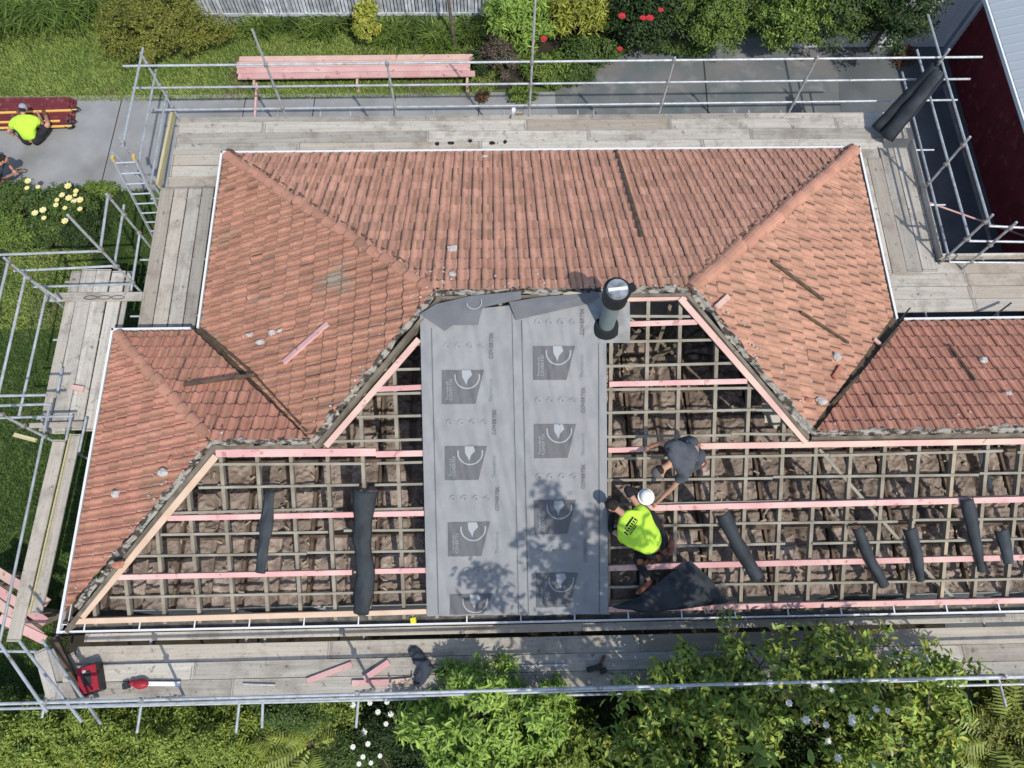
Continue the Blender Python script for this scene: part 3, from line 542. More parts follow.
# ------------------------------------------------------------------ scaffold
P = 2.1; ZT, ZM, ZL = 3.70, 3.08, 2.42; R_ = .0242
scaf = empty('scaffold', (-9, 11, 0), 'galvanised tube scaffold clamped together around the whole house', 'scaffold')
def tube(name, a, b, r=R_): return MB().tube(a, b, r, 12).build(name, 'steel', scaf, smooth=False)
CPL = []
def coupler(parent, p, d=(1,0,0)):
    p = Vector(p); d = Vector(d).normalized(); mb = MB(); mb.beam(p-d*.038+Vector((0,0,0)), p+d*.038, .075, .06); mb.tube(p+Vector((0,0,-.02)), p+Vector((0,0,.065)), .01, 6); mb.build('coupler','rust',parent)
def rail(a, b, za, ext=None):
    p, q = at(*a, za), at(*b, za)
    if ext is not None: d = (q-p).normalized(); q = q+d*ext
    return tube('guard_rail', p, q)
def post(u, v, z, top, zs=(ZL,ZM,ZT), base=0, cp=True):
    p = at(u, v, z); t = tube('standard', (p.x,p.y,base), (p.x,p.y,top))
    if cp:
        for zz in zs: coupler(t, (p.x,p.y,zz))
    MB().box((p.x,p.y,.015+base),(.15,.15,.01)).build('base_plate','rust',t)
    return p
rail((123,66),(982,57),ZT); rail((133,88),(970,79),ZM); rail((152,110),(957,100),ZL)
for u, v, top in ((266,65,4.62),(387,64,3.8),(532,63,5.3),(674,61,3.8),(816,60,3.8),(940,62,4.05),(147,64,4.0)): post(u, v, ZT, top)
rail((143,48),(122,148),ZT); rail((156,70),(138,166),ZM); rail((167,92),(150,188),ZL); post(123,143,ZT,3.85)
rail((928,15),(990,226),ZT); rail((917,50),(970,241),ZM); rail((902,72),(950,262),ZL); rail((989,226),(1030,228),ZT,1.6); rail((969,241),(1030,242),ZM,1.6); rail((949,262),(1030,263),ZL,1.6)
for u, v, top in ((963,145,3.95),(985,222,3.95),(1010,228,3.9)): post(u, v, ZT, top)
post(101,250,ZT,4.85); post(109,197,ZT,3.8); post(9,262,ZT,3.85)
rail((108,195),(100,252),ZT); rail((124,205),(114,268),ZM); rail((140,232),(131,291),ZL)
rail((-6,255),(102,251),ZT); rail((14,271),(113,266),ZM); rail((33,287),(131,284),ZL)
rail((9,258),(-9,333),ZT); rail((26,273),(-2,396),ZM); rail((47,290),(19,416),ZL)
rail((-8,396),(47,395),ZT); rail((-8,406),(52,404),ZM); rail((-6,418),(73,416),ZL); post(2,415,ZT,3.8)
tube('ledger', at(50,403,ZL), at(-3,655,ZL)); tube('ledger', at(71,417,2.3), at(66,440,2.3)); tube('ledger', at(86,419,2.25), at(79,452,2.25))
tube('ledger', at(-4,651,2.0), at(60,652,2.0)); tube('ledger', at(57,395,2.2), at(62,368,2.2))
rail((-2,641),(47,712),ZT); rail((20,642),(82,722),ZM); rail((42,640),(101,724),ZL)
r1 = rail((-6,704),(1030,676),ZT,1.4); rail((44,707),(1030,677),ZM,1.4); tube('ledger', at(-6,709,2.0), at(1100,682,2.0))
for u, v in ((45,702),(142,700),(358,693),(600,688),(860,680),(1003,676)):
    p = post(u, v, ZT, 3.8)
for u, v, u2, v2 in ((142,700,137,733),(240,697,236,733),(263,697,262,728),(359,693,356,728),(998,677,1006,707),(45,702,42,718)):
    p, q = at(u, v, 2.0), at(u2, v2, 2.0); d = (q-p).normalized(); tube('transom', p-d*1.1, q); coupler(scaf.children[-1], p+Vector((0,0,.05)), (1,0,0))
def ynz(u,v,z): return at(u,v,z)
for u in (262,277,320,350,433,504,578,594,735,750,782,863): p = at(u, 119, 2.035); tube('transom', p+Vector((0,-1.3,0)), p+Vector((0,.24,0)), .021)
for v in (150,205,255): p = at(925+ (v-150)*.2, v, 2.035); tube('transom', p+Vector((-1.3,0,0)), p+Vector((.2,0,0)), .021)
for y in (8.9,7.4,6.1): tube('transom', (-7.85,y,2.03), (-6.45,y,2.03), .021)
for y in (6.9,5.6,3.95): tube('transom', (-9.3,y,2.03), (-7.95,y,2.03), .021)
for x in (8.4,9.9,11.4): tube('transom', (x,5.75,2.03), (x,7.2,2.03), .021)
for u, v, zz in ((987,4,0),): pass
tube('brace', at(925,192,2.2), at(930,190,2.2)) if False else None
# diagonal braces on the ladder tower
tube('brace', at(112,152,3.4), at(150,188,2.3)); tube('brace', at(60,300,2.3), at(20,272,3.2))
# ------------------------------------------------------------------ planks: each one a thing
ORD = ['first','second','third','fourth','fifth','sixth','seventh','eighth']
def plank(p0, p1, wd, label, z=P, m='plank', group='scaffold planks', name='scaffold_plank', th=.038, cat='plank', band=True):
    p0 = Vector((p0[0],p0[1],z-th/2)); p1 = Vector((p1[0],p1[1],z-th/2)); c = (p0+p1)/2; d = p1-p0; L = d.length-.008
    me = bpy.data.meshes.new(name); mb = MB().beam((-L/2,0,0),(L/2,0,0),wd-.005,th); me.from_pydata(mb.v,[],mb.f); me.materials.append(M[m])
    bm = bmesh.new(); bm.from_mesh(me); bmesh.ops.subdivide_edges(bm, edges=[e for e in bm.edges if e.calc_length() > wd*1.5], cuts=7, use_grid_fill=True)
    s0 = random.random()*50
    for v in bm.verts: v.co.z += .006*noise.noise(Vector((v.co.x*.8+s0,v.co.y*4,0))); v.co.y += .004*noise.noise(Vector((v.co.x*1.2,s0,0)))
    bmesh.ops.bevel(bm, geom=[e for e in bm.edges if abs((e.verts[0].co-e.verts[1].co).normalized().x) > .9 and len(e.link_faces) == 2 and e.calc_face_angle() > 1], offset=.004, segments=1, affect='EDGES')
    bm.to_mesh(me); bm.free()
    o = bpy.data.objects.new(name, me); COL.objects.link(o); o.location = c; o.rotation_euler = (random.uniform(-.006,.006), 0, math.atan2(d.y,d.x)+random.uniform(-.0012,.0012))
    if band:
        for s_ in (-1,1):
            b = MB().box((s_*(L/2-.03),0,0),(.02,wd-.009,th+.004)); me2 = bpy.data.meshes.new('end_band'); me2.from_pydata(b.v,[],b.f); me2.materials.append(M['rust']); e2 = bpy.data.objects.new('end_band',me2); COL.objects.link(e2); e2.parent = o
    return tag(o, label, cat, group)
nx_ = lambda u, v=125: at(u, v, P).x
rowsN = [(10.93,.14,[-7.5,nx_(427),nx_(592),nx_(748),nx_(905)]),(10.715,.285,[-7.5,nx_(264),nx_(526),nx_(670),nx_(837),nx_(910)]),(10.425,.285,[-7.5,nx_(427),nx_(588),nx_(750),nx_(905)]),(10.135,.285,[-7.5,nx_(300),nx_(480),nx_(700),nx_(880)]),(9.85,.275,[-7.5,nx_(280),nx_(500),nx_(690),nx_(880)])]
for r, (y, wd_, js) in enumerate(rowsN):
    for k in range(len(js)-1): plank((js[k],y), (js[k+1],y), wd_, f'weathered upper walkway plank, {ORD[r]} row from the outer edge, {ORD[k]} from the left')
for r, (y, wd_) in enumerate(((9.55,.28),(9.28,.25))): plank((-7.5+random.uniform(-.03,.03),y), (-6.38,y), wd_, f'short weathered plank left of the white gutter corner, the {("upper","lower")[r]} one')
plank((-7.6,11.07),(-7.66,9.12),.06,'yellowish edge board standing at the left end of the upper walkway', z=2.26, m='plank_yellow', th=.18, band=False)
for r, (x, wd_) in enumerate(((-7.5,.28),(-7.2,.28),(-6.9,.28),(-6.62,.24))): plank((x,9.13),(x-.0,5.62+random.uniform(-.05,.02)),wd_, f'lengthwise weathered plank beside the ladder opening, {ORD[r]} from the ladder')
for r, (x, wd_) in enumerate(((-9.08,.2),(-8.82,.29),(-8.52,.29),(-8.21,.27))): plank((x,7.13+random.uniform(-.04,.04)),(x,3.62+random.uniform(-.1,.1)),wd_, f'weathered plank of the left bay over the lawn, {ORD[r]} from the lawn side')
plank((-7.99,7.1),(-7.99,5.68),.1,'short narrow board filling the left bay gap beside the main planks')
plank(at(48,298,P)[:2],at(145,297,P)[:2],.2,'plank lying crosswise over the left bay with dark scrawled writing', z=P+.045)
for i, (a, b) in enumerate(((.36,.0),(.5,.01),(.64,0))):
    c = at(48,298,P+.05).lerp(at(145,297,P+.05), a+.08); mb = MB(); 
    for k in range(16):
        t0, t1 = k*.39, (k+1)*.39; mb.beam((c.x+.13*math.cos(t0),c.y+.04*math.sin(t0),P+.05),(c.x+.13*math.cos(t1),c.y+.04*math.sin(t1),P+.05),.012,.004)
    o = [q for q in COL.objects if q.get('label','').startswith('plank lying crosswise')][0]
    pz = mb.build('scrawled_mark','black',None,None,None,loc=(0,0,0)); pz.parent = o; pz.matrix_parent_inverse = (Matrix.Translation(o.location) @ o.rotation_euler.to_matrix().to_4x4()).inverted()
for r, (x, wd_) in enumerate(((7.735,.2),(8.0,.31),(8.32,.32),(8.65,.32))): plank((x,9.72 if r < 2 else 9.98),(x,6.82+random.uniform(-.04,.04)),wd_, f'lengthwise plank of the right walkway, {ORD[r]} from the gutter', z=P+.041)
plank((8.88,10.1),(8.88,7.12),.05,'toe board standing along the outer edge of the right walkway', z=2.28, th=.19, band=False)
plank((8.9,7.17),(12.4,7.17),.06,'pale toe board standing on the far edge of the right wing walkway', z=2.27, th=.18, band=False)
jx = nx_(968,290)
for r, y in enumerate((6.96,6.67,6.375,6.08)):
    for k, (a, b) in enumerate(((7.65,jx+(.02*r)),(jx+(.02*r),12.4))): plank((a,y),(b,y),.287, f'right wing walkway plank, {ORD[r]} row from the toe board, {("inner","outer")[k]} one')
rowsS = [(-.365,[-7.75,at(330,650,P).x,at(640,650,P).x,at(886,640,P).x,12.4]),(-.655,[-7.9,at(196,650,P).x,at(466,645,P).x,at(690,650,P).x,at(960,640,P).x,12.4]),(-.945,[-8.0,at(235,650,P).x,at(500,645,P).x,at(800,650,P).x,12.4])]
for r, (y, js) in enumerate(rowsS):
    for k in range(len(js)-1): plank((js[k],y), (js[k+1],y), .287, f'garden-side walkway plank, {ORD[r]} row from the gutter, {ORD[k]} from the toolbox end')
for k, (a, b) in enumerate(((-7.6,-3.2),(-3.2,1.0),(1.0,5.2),(5.2,8.6),(8.6,12.4))): plank((a,-.085),(b,-.085),.14, f'narrow pale plank tucked along the eave gutter, {ORD[k]} from the toolbox end', z=2.2)
plank(at(60,440,2.15)[:2],at(14,642,2.15)[:2],.24,'long plank crossing the gap over the lawn, beside the steel tube', z=2.18)
plank(at(76,434,2.15)[:2],at(36,614,2.15)[:2],.2,'long plank with a yellow edge crossing the gap, nearer the gutter', z=2.16)
p_, q_ = at(72,434,2.17), at(31,614,2.17)
MB().beam(p_+Vector((-.02,0,.0)), q_+Vector((-.02,0,0)), .03, .05).build('edge_strip','plank_yellow',None,'thin yellow pine strip along the gap plank','timber strip')
for k, (a, b) in enumerate((((38,650),(52,700)),((52,648),(68,700)),((66,655),(84,702)))): plank(at(*a,P)[:2], at(*b,P)[:2], .22, f'short corner plank under the diagonal rails, {ORD[k]} from the photo edge', z=2.05)
plank(at(54,638,2.2)[:2],at(84,702,2.2)[:2],.12,'dark brown board set diagonally across the corner beside the toolbox', z=2.24, m='dark_wood', th=.1, band=False)
plank(at(15,435,2)[:2],at(37,441,2)[:2],.08,'pale stake poking out of the left bay', z=2.05, m='plank_yellow', band=False, th=.05, group='loose sticks')
plank(at(32,427,P)[:2],at(86,425,P)[:2],.1,'narrow cross board at the lower end of the left bay', z=2.2, band=False)
# ------------------------------------------------------------------ ladder
lad = empty('ladder', at(150,250,0), 'aluminium ladder with yellow stile caps leaning at the platform opening', 'ladder')
la, lb = at(113,158,3.45), at(134,157,3.45); down = (at(176,262,0)-at(124,157,3.45)); 
for s_ in (la, lb):
    st = MB().beam(s_, s_+down, .03, .075, (0,1,0)).build('stile','alu',lad); MB().beam(s_-down*.012, s_+down*.016, .05, .085, (0,1,0)).build('stile_cap','cap_tan',st,'yellow-tan plastic stile cap')
for k in range(11): t = .04+k*.088; MB().tube(la+down*t, lb+down*t, .017, 8).build('rung','alu',lad)
# ------------------------------------------------------------------ loose things on roof and decks
def stick(a, b, za, zb, w_, h_, m, label, cat, name='timber_offcut', group=None, bev=.003):
    p, q = at(*a, za), at(*b, zb); return MB().beam(p, q, w_, h_).build(name, m, None, label, cat, group, bevel=bev)
oN, nN = Vector((0,YN,G+.05)), Vector((0,TP,1)).normalized(); oE, nE = Vector((X1,0,G+.05)), Vector((TP,0,1)).normalized(); oW, nW = Vector((X0,0,G+.05)), Vector((-TP,0,1)).normalized()
oV, nV = Vector((0,YW,G+.05)), nN; oL, nL = Vector((XL,0,G+.05)), nW
def onroof(a, b, pl, w_, h_, m, label, cat, name='timber_offcut', group=None):
    o, n = pl; p, q = onplane(*a, o, n), onplane(*b, o, n); return MB().beam(p+n*h_/2, q+n*h_/2, w_, h_, n).build(name, m, None, label, cat, group, bevel=.003)
pN, pE, pW, pV, pL = (oN,nN),(oE,nE),(oW,nW),(oV,nV),(oL,nL)
onroof((616,151),(642,237),pN,.07,.03,'dark_wood','long dark batten lying down the upper tiles','batten','broken_batten')
onroof((771,261),(823,300),pE,.06,.03,'dark_wood','broken grey batten on the orange slope, the upper of the two','batten','broken_batten')
onroof((800,312),(848,343),pE,.05,.03,'dark_wood','broken grey batten on the orange slope, the lower of the two','batten','broken_batten')
onroof((715,308),(727,297),pE,.09,.05,'pale_pink','small pale pink block near the right ridge end','offcut',group='pink timber offcuts')
onroof((873,339),(882,347),pE,.07,.04,'pale_pink','small pink block on the edge of the right valley','offcut',group='pink timber offcuts')
onroof((833,378),(840,367),pE,.1,.04,'tilechip','orange broken tile piece under the lower grey batten','tile piece','tile_fragment')
onroof((948,345),(975,381),pV,.05,.03,'dark_wood','brown batten on the deep red right wing tiles','batten','broken_batten')
onroof((285,363),(329,324),pW,.09,.05,'pink','pink timber offcut lying on the left tiles','offcut',group='pink timber offcuts')
MB().beam(onplane(185,386,*pV)+Vector((0,0,.06)), onplane(256,376,*pW)+Vector((0,0,.06)), .06, .03).build('broken_batten','dark_wood',None,'grey-brown batten across the left valley','batten'); onroof((203,330),(258,377),pW,.05,.03,'dark_wood','rotten dark board lying in the upper left valley','board','broken_batten')
onroof((256,376),(308,432),pW,.03,.03,'dark_wood','thin dark board lying in the lower left valley','board','broken_batten')
onroof((832,405),(858,378),pV,.05,.05,'dark_wood','dark splintered board in the lower right valley','board','broken_batten'); onroof((882,348),(897,330),pV,.05,.05,'dark_wood','short dark splinter at the top of the right valley','board','broken_batten')
def chip(u, v, pl, s, m, label, cat='rubble', name='rubble_piece'):
    o, n = pl; c = onplane(u, v, o, n)+n*s*.25; MB().ell(c, (s,s*random.uniform(.6,.9),s*.45), 7, 5, jit=.3).build(name, m, None, label, cat, 'rubble pieces on the roof')
for a in ((453,250,pN,.09,'chip','pale mortar lump on the upper tiles above the left sheet'),(453,275,pN,.07,'chip','grey mortar lump near the ridge above the left sheet'),(273,333,pW,.08,'chip','grey mortar lump left of the pink offcut'),(281,331,pW,.07,'chip','white mortar lump just left of the pink offcut'),(261,342,pW,.08,'chip','mortar lump farther left of the pink offcut'),(250,335,pW,.06,'chip','small dark-rimmed lump beside the left valley'),
    (836,357,pE,.09,'chip','grey lump below the lower grey batten'),(983,361,pV,.09,'chip','grey lump beside the brown batten on the wing'),(165,473,pL,.1,'chip','grey-brown lump on the wing hip slope near the stripped edge'),(117,494,pL,.09,'chip','white lump in the middle of the wing hip slope'),(172,460,pL,.07,'tilechip','orange chip above the grey lump on the wing hip slope'),(1008,394,pV,.07,'chip','small grey chip at the photo edge on the wing'),
    (485,157,pN,.07,'chip','grey-blue lump beside the upper gutter'),(808,400,pE,.07,'tilechip','broken tile bit beside the right hip mortar'),(120,565,pL,.1,'tilechip','broken tile at the lower stripped edge of the wing'),(820,402,pE,.1,'chip','flat grey mortar slab near the foot of the right valley')): chip(*a)
rr = random.Random(5)
mb = MB()
for k in range(150):     # crumbs along mortar edges
    e = rr.choice(((RL,WJ,pW),(RR,EJ,pE),(EJ,(XR,HW,zw),pV),(WL,(XL+.4,.4,G+.25),pL),(RL,RR,pN))); t = rr.random(); c = Vector(e[0]).lerp(Vector(e[1]),t)+Vector((rr.uniform(-.3,.3),rr.uniform(.0,.5),0)); o,n = e[2]
    c.z = o.z - ((c-o).x*n.x+(c-o).y*n.y)/n.z + .01; s = rr.uniform(.012,.03); mb.ell(c,(s,s*.7,s*.6),5,4,jit=.3)
mb.build('mortar_crumbs','chip',None,'scattered mortar crumbs on the tiles along the stripped edge','crumbs',kind='stuff')
stick((72,387),(84,389),P+.04,P+.04,.09,.06,'pale_pink','small pink block on the left bay planks','offcut',group='pink timber offcuts')
stick((307,681),(352,664),P+.03,P+.03,.09,.045,'pink','long pink offcut lying at a slant on the garden-side walkway','offcut',group='pink timber offcuts')
stick((364,679),(389,662),P+.08,P+.05,.1,.045,'pink','short pink offcut propped across a flat one by the black bag','offcut',group='pink timber offcuts')
stick((352,683),(389,682),P+.03,P+.03,.09,.045,'pink','flat pink offcut under the propped one','offcut',group='pink timber offcuts'); stick((391,682),(412,680),P+.03,P+.03,.08,.045,'raw_pine','brownish offcut ending at the black bag','offcut',group='pink timber offcuts')
stick((526,356),(543,344),2.0,2.0,.1,.05,'pink','x','offcut') if False else None
# lumber stack on bearers beside the path
for k in range(8):
    r, l = k % 4, k//4; z = .30+l*.05; e0, e1 = at(234+rr.uniform(0,8),(59.5,65.2,70.9,76.6)[r],z), at(477-rr.uniform(0,10),(57,62.6,68.2,73.8)[r],z)
    MB().beam(e0, e1, .168, .045).build('timber_board','pale_pink' if r < 2 else 'pink',None,f'long pink board stacked by the path, {("lower","upper")[l]} layer, {ORD[r]} row from the fence','timber board','pink boards stacked by the path',bevel=.003)
for k, u in enumerate((255,358,468)):
    p, q = at(u,58,.24), at(u-1,86,.24); tr = empty('trestle',((p.x+q.x)/2,(p.y+q.y)/2,0),f'low timber trestle under the pink board stack, {ORD[k]} from the left','trestle','trestles under the pink boards'); MB().beam((p.x,p.y,.24),(q.x,q.y,.24),.06,.06).build('beam','raw_pine',tr)
    for e in (p,q):
        for s_ in (-.03,.03): MB().beam((e.x,e.y,.21),(e.x+s_,e.y,0.01),.04,.03,(0,1,0)).build('leg','raw_pine',tr)
stick((255,118),(257,84),.35,.35,.05,.09,'pink','pink board leaning crosswise below the board stack','offcut',group='pink timber offcuts')
# pink boards low at the left corner
for k, (a, b) in enumerate((((-8,568),(48,603)),((-8,586),(46,622)),((-6,600),(42,637)),((0,618),(45,640)))):
    stick(a,b,1.1+.02*k,1.1+.02*k,.16,.045,'pink' if k % 2 else 'pale_pink',f'pink board under the crossing planks at the left corner, {ORD[k]} from the top','timber board','timber_board','pink boards stacked at the left corner')
for k,(u,v) in enumerate(((5,585),(36,622))): p = at(u,v,.5); MB().beam((p.x-.3,p.y-.1,.52),(p.x+.3,p.y+.2,.52),.09,1.04).build('timber_bearer','old_wood',None,f'timber bearer under the corner pink boards, the {("outer","inner")[k]} one','bearer')
# toolbox
tb = empty('tool_box', at(95,679,P), 'red and black tool case at the corner of the walkway', 'tool case'); rz = math.radians(18); c = at(95,679,P)
RZ = lambda x, y, z: c+Matrix.Rotation(rz,3,'Z')@Vector((x,y,z))
def tbx(nm, o, d, m, par=tb, bv=.012): return MB().box(RZ(*o), d, rz).build(nm, m, par, bevel=bv)
tbx('case_body',(0,0,.11),(.34,.46,.2),'toolgrey'); lid = tbx('lid',(0,0,.235),(.31,.43,.05),'toolred'); tbx('lid_recess',(0,.0,.262),(.13,.2,.01),'toolgrey',lid,.002)
for s_ in (-1,1): tbx('latch',(s_*.09,-.23,.2),(.05,.03,.09),'toolgrey'); tbx('corner_guard',(s_*.14,.17,.255),(.05,.07,.03),'toolred',lid)
MB().tube(RZ(-.07,.1,.28),RZ(.07,.1,.28),.014,8).build('handle','toolgrey',lid); MB().tube(RZ(-.02,.13,.262),RZ(-.02,.13,.29),.03,10).build('knob','chip',lid)
# red saw
sw = empty('hand_saw_tool', at(140,684,P), 'red power saw with a long white blade guard on the garden-side walkway', 'power saw'); c = at(138,684,P)
mb = MB(); mb.ell(c+Vector((.08,0,.08)),(.14,.085,.075),12,8); mb.ell(c+Vector((-.05,.02,.08)),(.07,.05,.05),10,6); mb.build('motor_body','toolred',sw,smooth=True)
MB().beam(c+Vector((.2,0,.07)),at(180,684,P+.07),.07,.022).build('blade_guard','toolwhite',sw); mb = MB(); mb.tube(c+Vector((-.16,-.03,.05)),c+Vector((-.06,.03,.1)),.025,8); mb.box(c+Vector((-.17,-.02,.05)),(.1,.1,.09),.3); mb.build('battery_grip','toolgrey',sw)
# dark bag
mb = MB(); bp = [at(409,649,P+.05),at(416,653,P+.07),at(421,663,P+.08),at(428,668,P+.07),at(421,676,P+.06),at(417,687,P+.05)]; v, f = skinned(bp,[(i,i+1) for i in range(5)],[(.07,.05),(.1,.06),(.12,.08),(.16,.07),(.12,.06),(.08,.05)],3)
mb.add([p+Vector((0,0,.05*noise.noise(p*9)))+Vector((noise.noise(p*13),noise.noise(p*12+Vector((3,0,0))),0))*.03 for p in v],f); mb.add(*skinned([at(427,668,P+.05),at(438,671,P+.04),at(447,673,P+.03)],[(0,1),(1,2)],[.07,.04,.02],2)); mb.build('cloth_bag','bluegrey',None,'slumped dark blue-black cloth beside the pink offcuts','cloth',smooth=True)
MB().tube(at(434,667,P+.03),at(480,665,P+.03),.018,10).build('steel_bar','steel',None,'short steel bar lying beyond the dark cloth','bar'); MB().tube(at(243,684,P+.03),at(275,685,P+.03),.018,10).build('steel_bar','steel',None,'short steel bar lying left of the slanting pink offcut','bar')
MB().beam(at(522,666,P+.02),at(568,665,P+.02),.03,.03).build('steel_bar','steel',None,'thin grey bar behind the leafy shrub on the walkway','bar')
# nail gun on the walkway among the leaves
ng = empty('nail_gun', at(597,668,P), 'dark nail gun with a brown grip lying between the leaves on the walkway', 'nail gun'); c = at(597,668,P)
MB().beam(c+Vector((-.18,-.03,.06)),c+Vector((.08,.03,.06)),.09,.1).build('barrel','toolgrey',ng,bevel=.012); MB().beam(c+Vector((.02,.0,.06)),c+Vector((.14,.2,.05)),.05,.06).build('grip','boot',ng,bevel=.01); MB().box(c+Vector((.1,-.05,.05)),(.12,.09,.08),.4).build('battery','toolgrey',ng,bevel=.01)
# clamp tool by the upper rail
ct = empty('winch_clamp', at(519,112,P), 'dark steel clamp fitting on the upper walkway edge by the tall pole', 'clamp'); c = at(519,112,P+.1)
MB().box(c,(.22,.1,.1)).build('jaw','rust',ct,bevel=.01); MB().tube(c+Vector((-.1,0,0)),c+Vector((-.16,-.16,.02)),.025,8).build('handle','steel',ct); MB().box(c+Vector((-.12,.02,.03)),(.08,.12,.09)).build('plate','white',ct)
p = onS(413,619,.0); MB().box((p.x,p.y-.02,G+.03),(.1,.1,.045),.2).build('tape_measure','yel',None,'small yellow tape measure in the gutter by the sheet','tape measure',bevel=.012)
# stains are in the plank material; blobs of cement on the upper walkway
for k,(u,v) in enumerate(((437,144),(451,143),(470,141),(492,143),(505,142))):
    p = at(u,v,P); MB().ell(p+Vector((0,0,.004)),(.05+.02*(k % 2),.05,.012),8,5,jit=.3).build('tar_blob','black',None,f'dark tar blob on the upper walkway, {ORD[k]} from the left','blob','tar blobs on the upper walkway')
# rolls of dark underlay leaning at the corner
for k,(a,b,r,l) in enumerate((((876,129),(936,66),.13,'darker thin roll of old underlay leaning on the corner pole'),((886,137),(941,72),.17,'thicker grey roll of old underlay leaning on the corner pole, nearer the house'))):
    p, q = at(*a,P+r), at(*b,3.62); mb = MB(); d = (q-p).normalized(); n_ = 24; u1 = d.orthogonal().normalized(); u2 = d.cross(u1); rows = []
    for i in range(13):
        c_ = p.lerp(q,i/12); r__ = []
        for j in range(40):
            t = j/39*4*math.pi; rr_ = r*(.62+.38*j/39)*(1+.22*noise.noise(Vector((i*.45,j*.22,k*5)))+.08*noise.noise(Vector((i*1.3,j*.6,k*5)))); r__.append(c_+(u1*math.cos(t)+u2*math.sin(t))*rr_)
        rows.append(r__)
    ro = sheet(rows).build('underlay_roll','rubber',None,l,'underlay roll','rolls leaning at the corner',smooth=True); md = ro.modifiers.new('t','SOLIDIFY'); md.thickness = .008
    for t in (.25,.42): 
        c_ = p.lerp(q,t)+Vector((.0,0,r*.98)); MB().beam(c_-d*.09,c_+d*.09,.03,.01).build('torn_patch','chip',ro)
# dark tool handles over the right gutters
stick((898,322),(910,308),2.52,2.45,.03,.03,'toolgrey','short dark bar over the gutter corner','bar','steel_bar'); stick((990,319),(1011,303),2.52,2.3,.035,.035,'toolgrey','dark bar leaning over the right wing gutter','bar','steel_bar')
MB().tube(at(930,203,.9),at(1030,238,.9),.022,8).build('pink_pipe','pink',None,'thin pink board slanting between scaffold and maroon wall','board')
MB().beam(at(944,85,.5),at(990,240,.5),.05,.05).build('fence_rail','rust',None,'thin grey rail at the foot of the maroon wall','rail')
# stack of maroon roof sheets with strips
p0, p1, p2, p3 = at(-40,100,.1), at(76,99,.1), at(73,127,.1), at(-40,131,.1)
for k in range(3):
    z = .05+.05*k; rows = []; dx = .06*k
    for j in range(49):
        t = j/48; a, b = p0.lerp(p3,t), p1.lerp(p2,t); h = .018 if (j % 8) in (0,1) else 0; rows.append([Vector((a.x,a.y,z+h)),Vector((b.x-dx,b.y,z+h))])
    o = sheet(rows).build('roofing_sheet','maroon_sheet',None,f'maroon ribbed roofing sheet in the stack on the path, {("bottom","middle","top")[k]} one','roofing sheet','maroon roofing sheets'); md = o.modifiers.new('t','SOLIDIFY'); md.thickness = .004
for k,(a,b) in enumerate((((-30,114),(77,110)),((-30,123),(60,121)),((-30,129),(72,126)))): MB().beam(at(*a,.2),at(*b,.2),.05,.03).build('timber_strip','strip_y',None,f'orange-yellow timber strip on the maroon sheets, {ORD[k]} from the lawn','strip','yellow strips on the maroon sheets')
for k,(u,v) in enumerate(((76,110),(72,122),(70,127))):
    p = at(u,v,.16); mb = MB()
    for i in range(14): t = i*.45; mb.tube(p+Vector((.1*math.cos(t),.07*math.sin(t),.02+.003*i)), p+Vector((.1*math.cos(t+.45),.07*math.sin(t+.45),.02+.003*(i+1))), .015, 6)
    mb.build('strap_coil','toolgrey',None,f'dark strap coil at the end of the maroon sheets, {ORD[k]} from the lawn','strap','dark strap coils')
# ------------------------------------------------------------------ neighbour building, fences
nb = empty('garage', (13,11,0), 'maroon weatherboard garage with a pale grey roof beside the scaffold', 'garage')
XW = 11.95; ytp = 14.66; rows = []
for j in range(31):
    z = j*.085; rows.append([Vector((XW+.012*(j%2)*0-.02*(z/2.6)*0, ytp, z)), Vector((XW, 2.0, z))])
mb = MB()
for j in range(16):
    z = j*.16; mb.add([(XW-.022,ytp,z),(XW-.022,2,z),(XW,2,z+.16),(XW,ytp,z+.16)],[(0,1,2,3)]); mb.add([(XW-.022,ytp,z),(XW-.022,2,z),(XW,2,z),(XW,ytp,z)],[(0,1,2,3)])
mb.build('wall','maroon',nb); MB().box((XW+3,ytp+.0,1.25),(5.95,.1,2.5)).build('wall','maroon',nb); MB().box((XW+3,2,1.25),(5.95,.1,2.5)).build('wall','maroon',nb); MB().box((XW+6,8.3,1.25),(.1,12.6,2.5)).build('wall','maroon',nb)
MB().box((XW-.04,ytp+.03,1.2),(.1,.1,2.4)).build('corner_board','white',nb)
zr_ = at(987,2,2.42)
mb = MB()
for k in range(52):
    y0 = 1.6+k*.255; y1 = y0+.255
    for s_ in (0,1):
        xa, xb = (XW-.5, XW+3.1) if s_ == 0 else (XW+3.1, XW+6.7); za, zb = (2.42,3.5) if s_ == 0 else (3.5,2.42)
        mb.add([(xa,y0,za),(xb,y0,zb),(xb,y0+.04,zb+.008),(xa,y0+.04,za+.008),(xa,y0+.08,za),(xb,y0+.08,zb),(xb,y1,zb),(xa,y1,za)],[(0,1,2,3),(3,2,5,4),(4,5,6,7)])
mb.build('roof','roof_grey',nb); MB().beam((XW-.5,1.6,2.36),(XW-.5,14.86,2.36),.1,.1).build('gutter','white',nb)
fc = empty('boundary_fence', (12,14.9,0), 'pale vertical board fence running from the corner of the maroon garage', 'fence')
mb = MB()
for k in range(40): x = XW-.1-k*.105; mb.box((x,14.95+.006*(k%2),.95),(.1,.02,1.85))
mb.build('boards','white',fc); MB().box((XW-2.1,14.99,1.5),(4.2,.05,.08)).build('rail','white',fc)
bf = empty('paling_fence', (-4,17.4,0), 'grey-blue paling fence at the back of the lawn', 'fence'); mb = MB()
yb = at(350,31,0).y
for k in range(130):
    x = -8.2+k*.093; mb.box((x,yb+.2+.008*(k%2),.85),(.066 if k % 3 else .078,.02,1.7+.05*rr.random()))
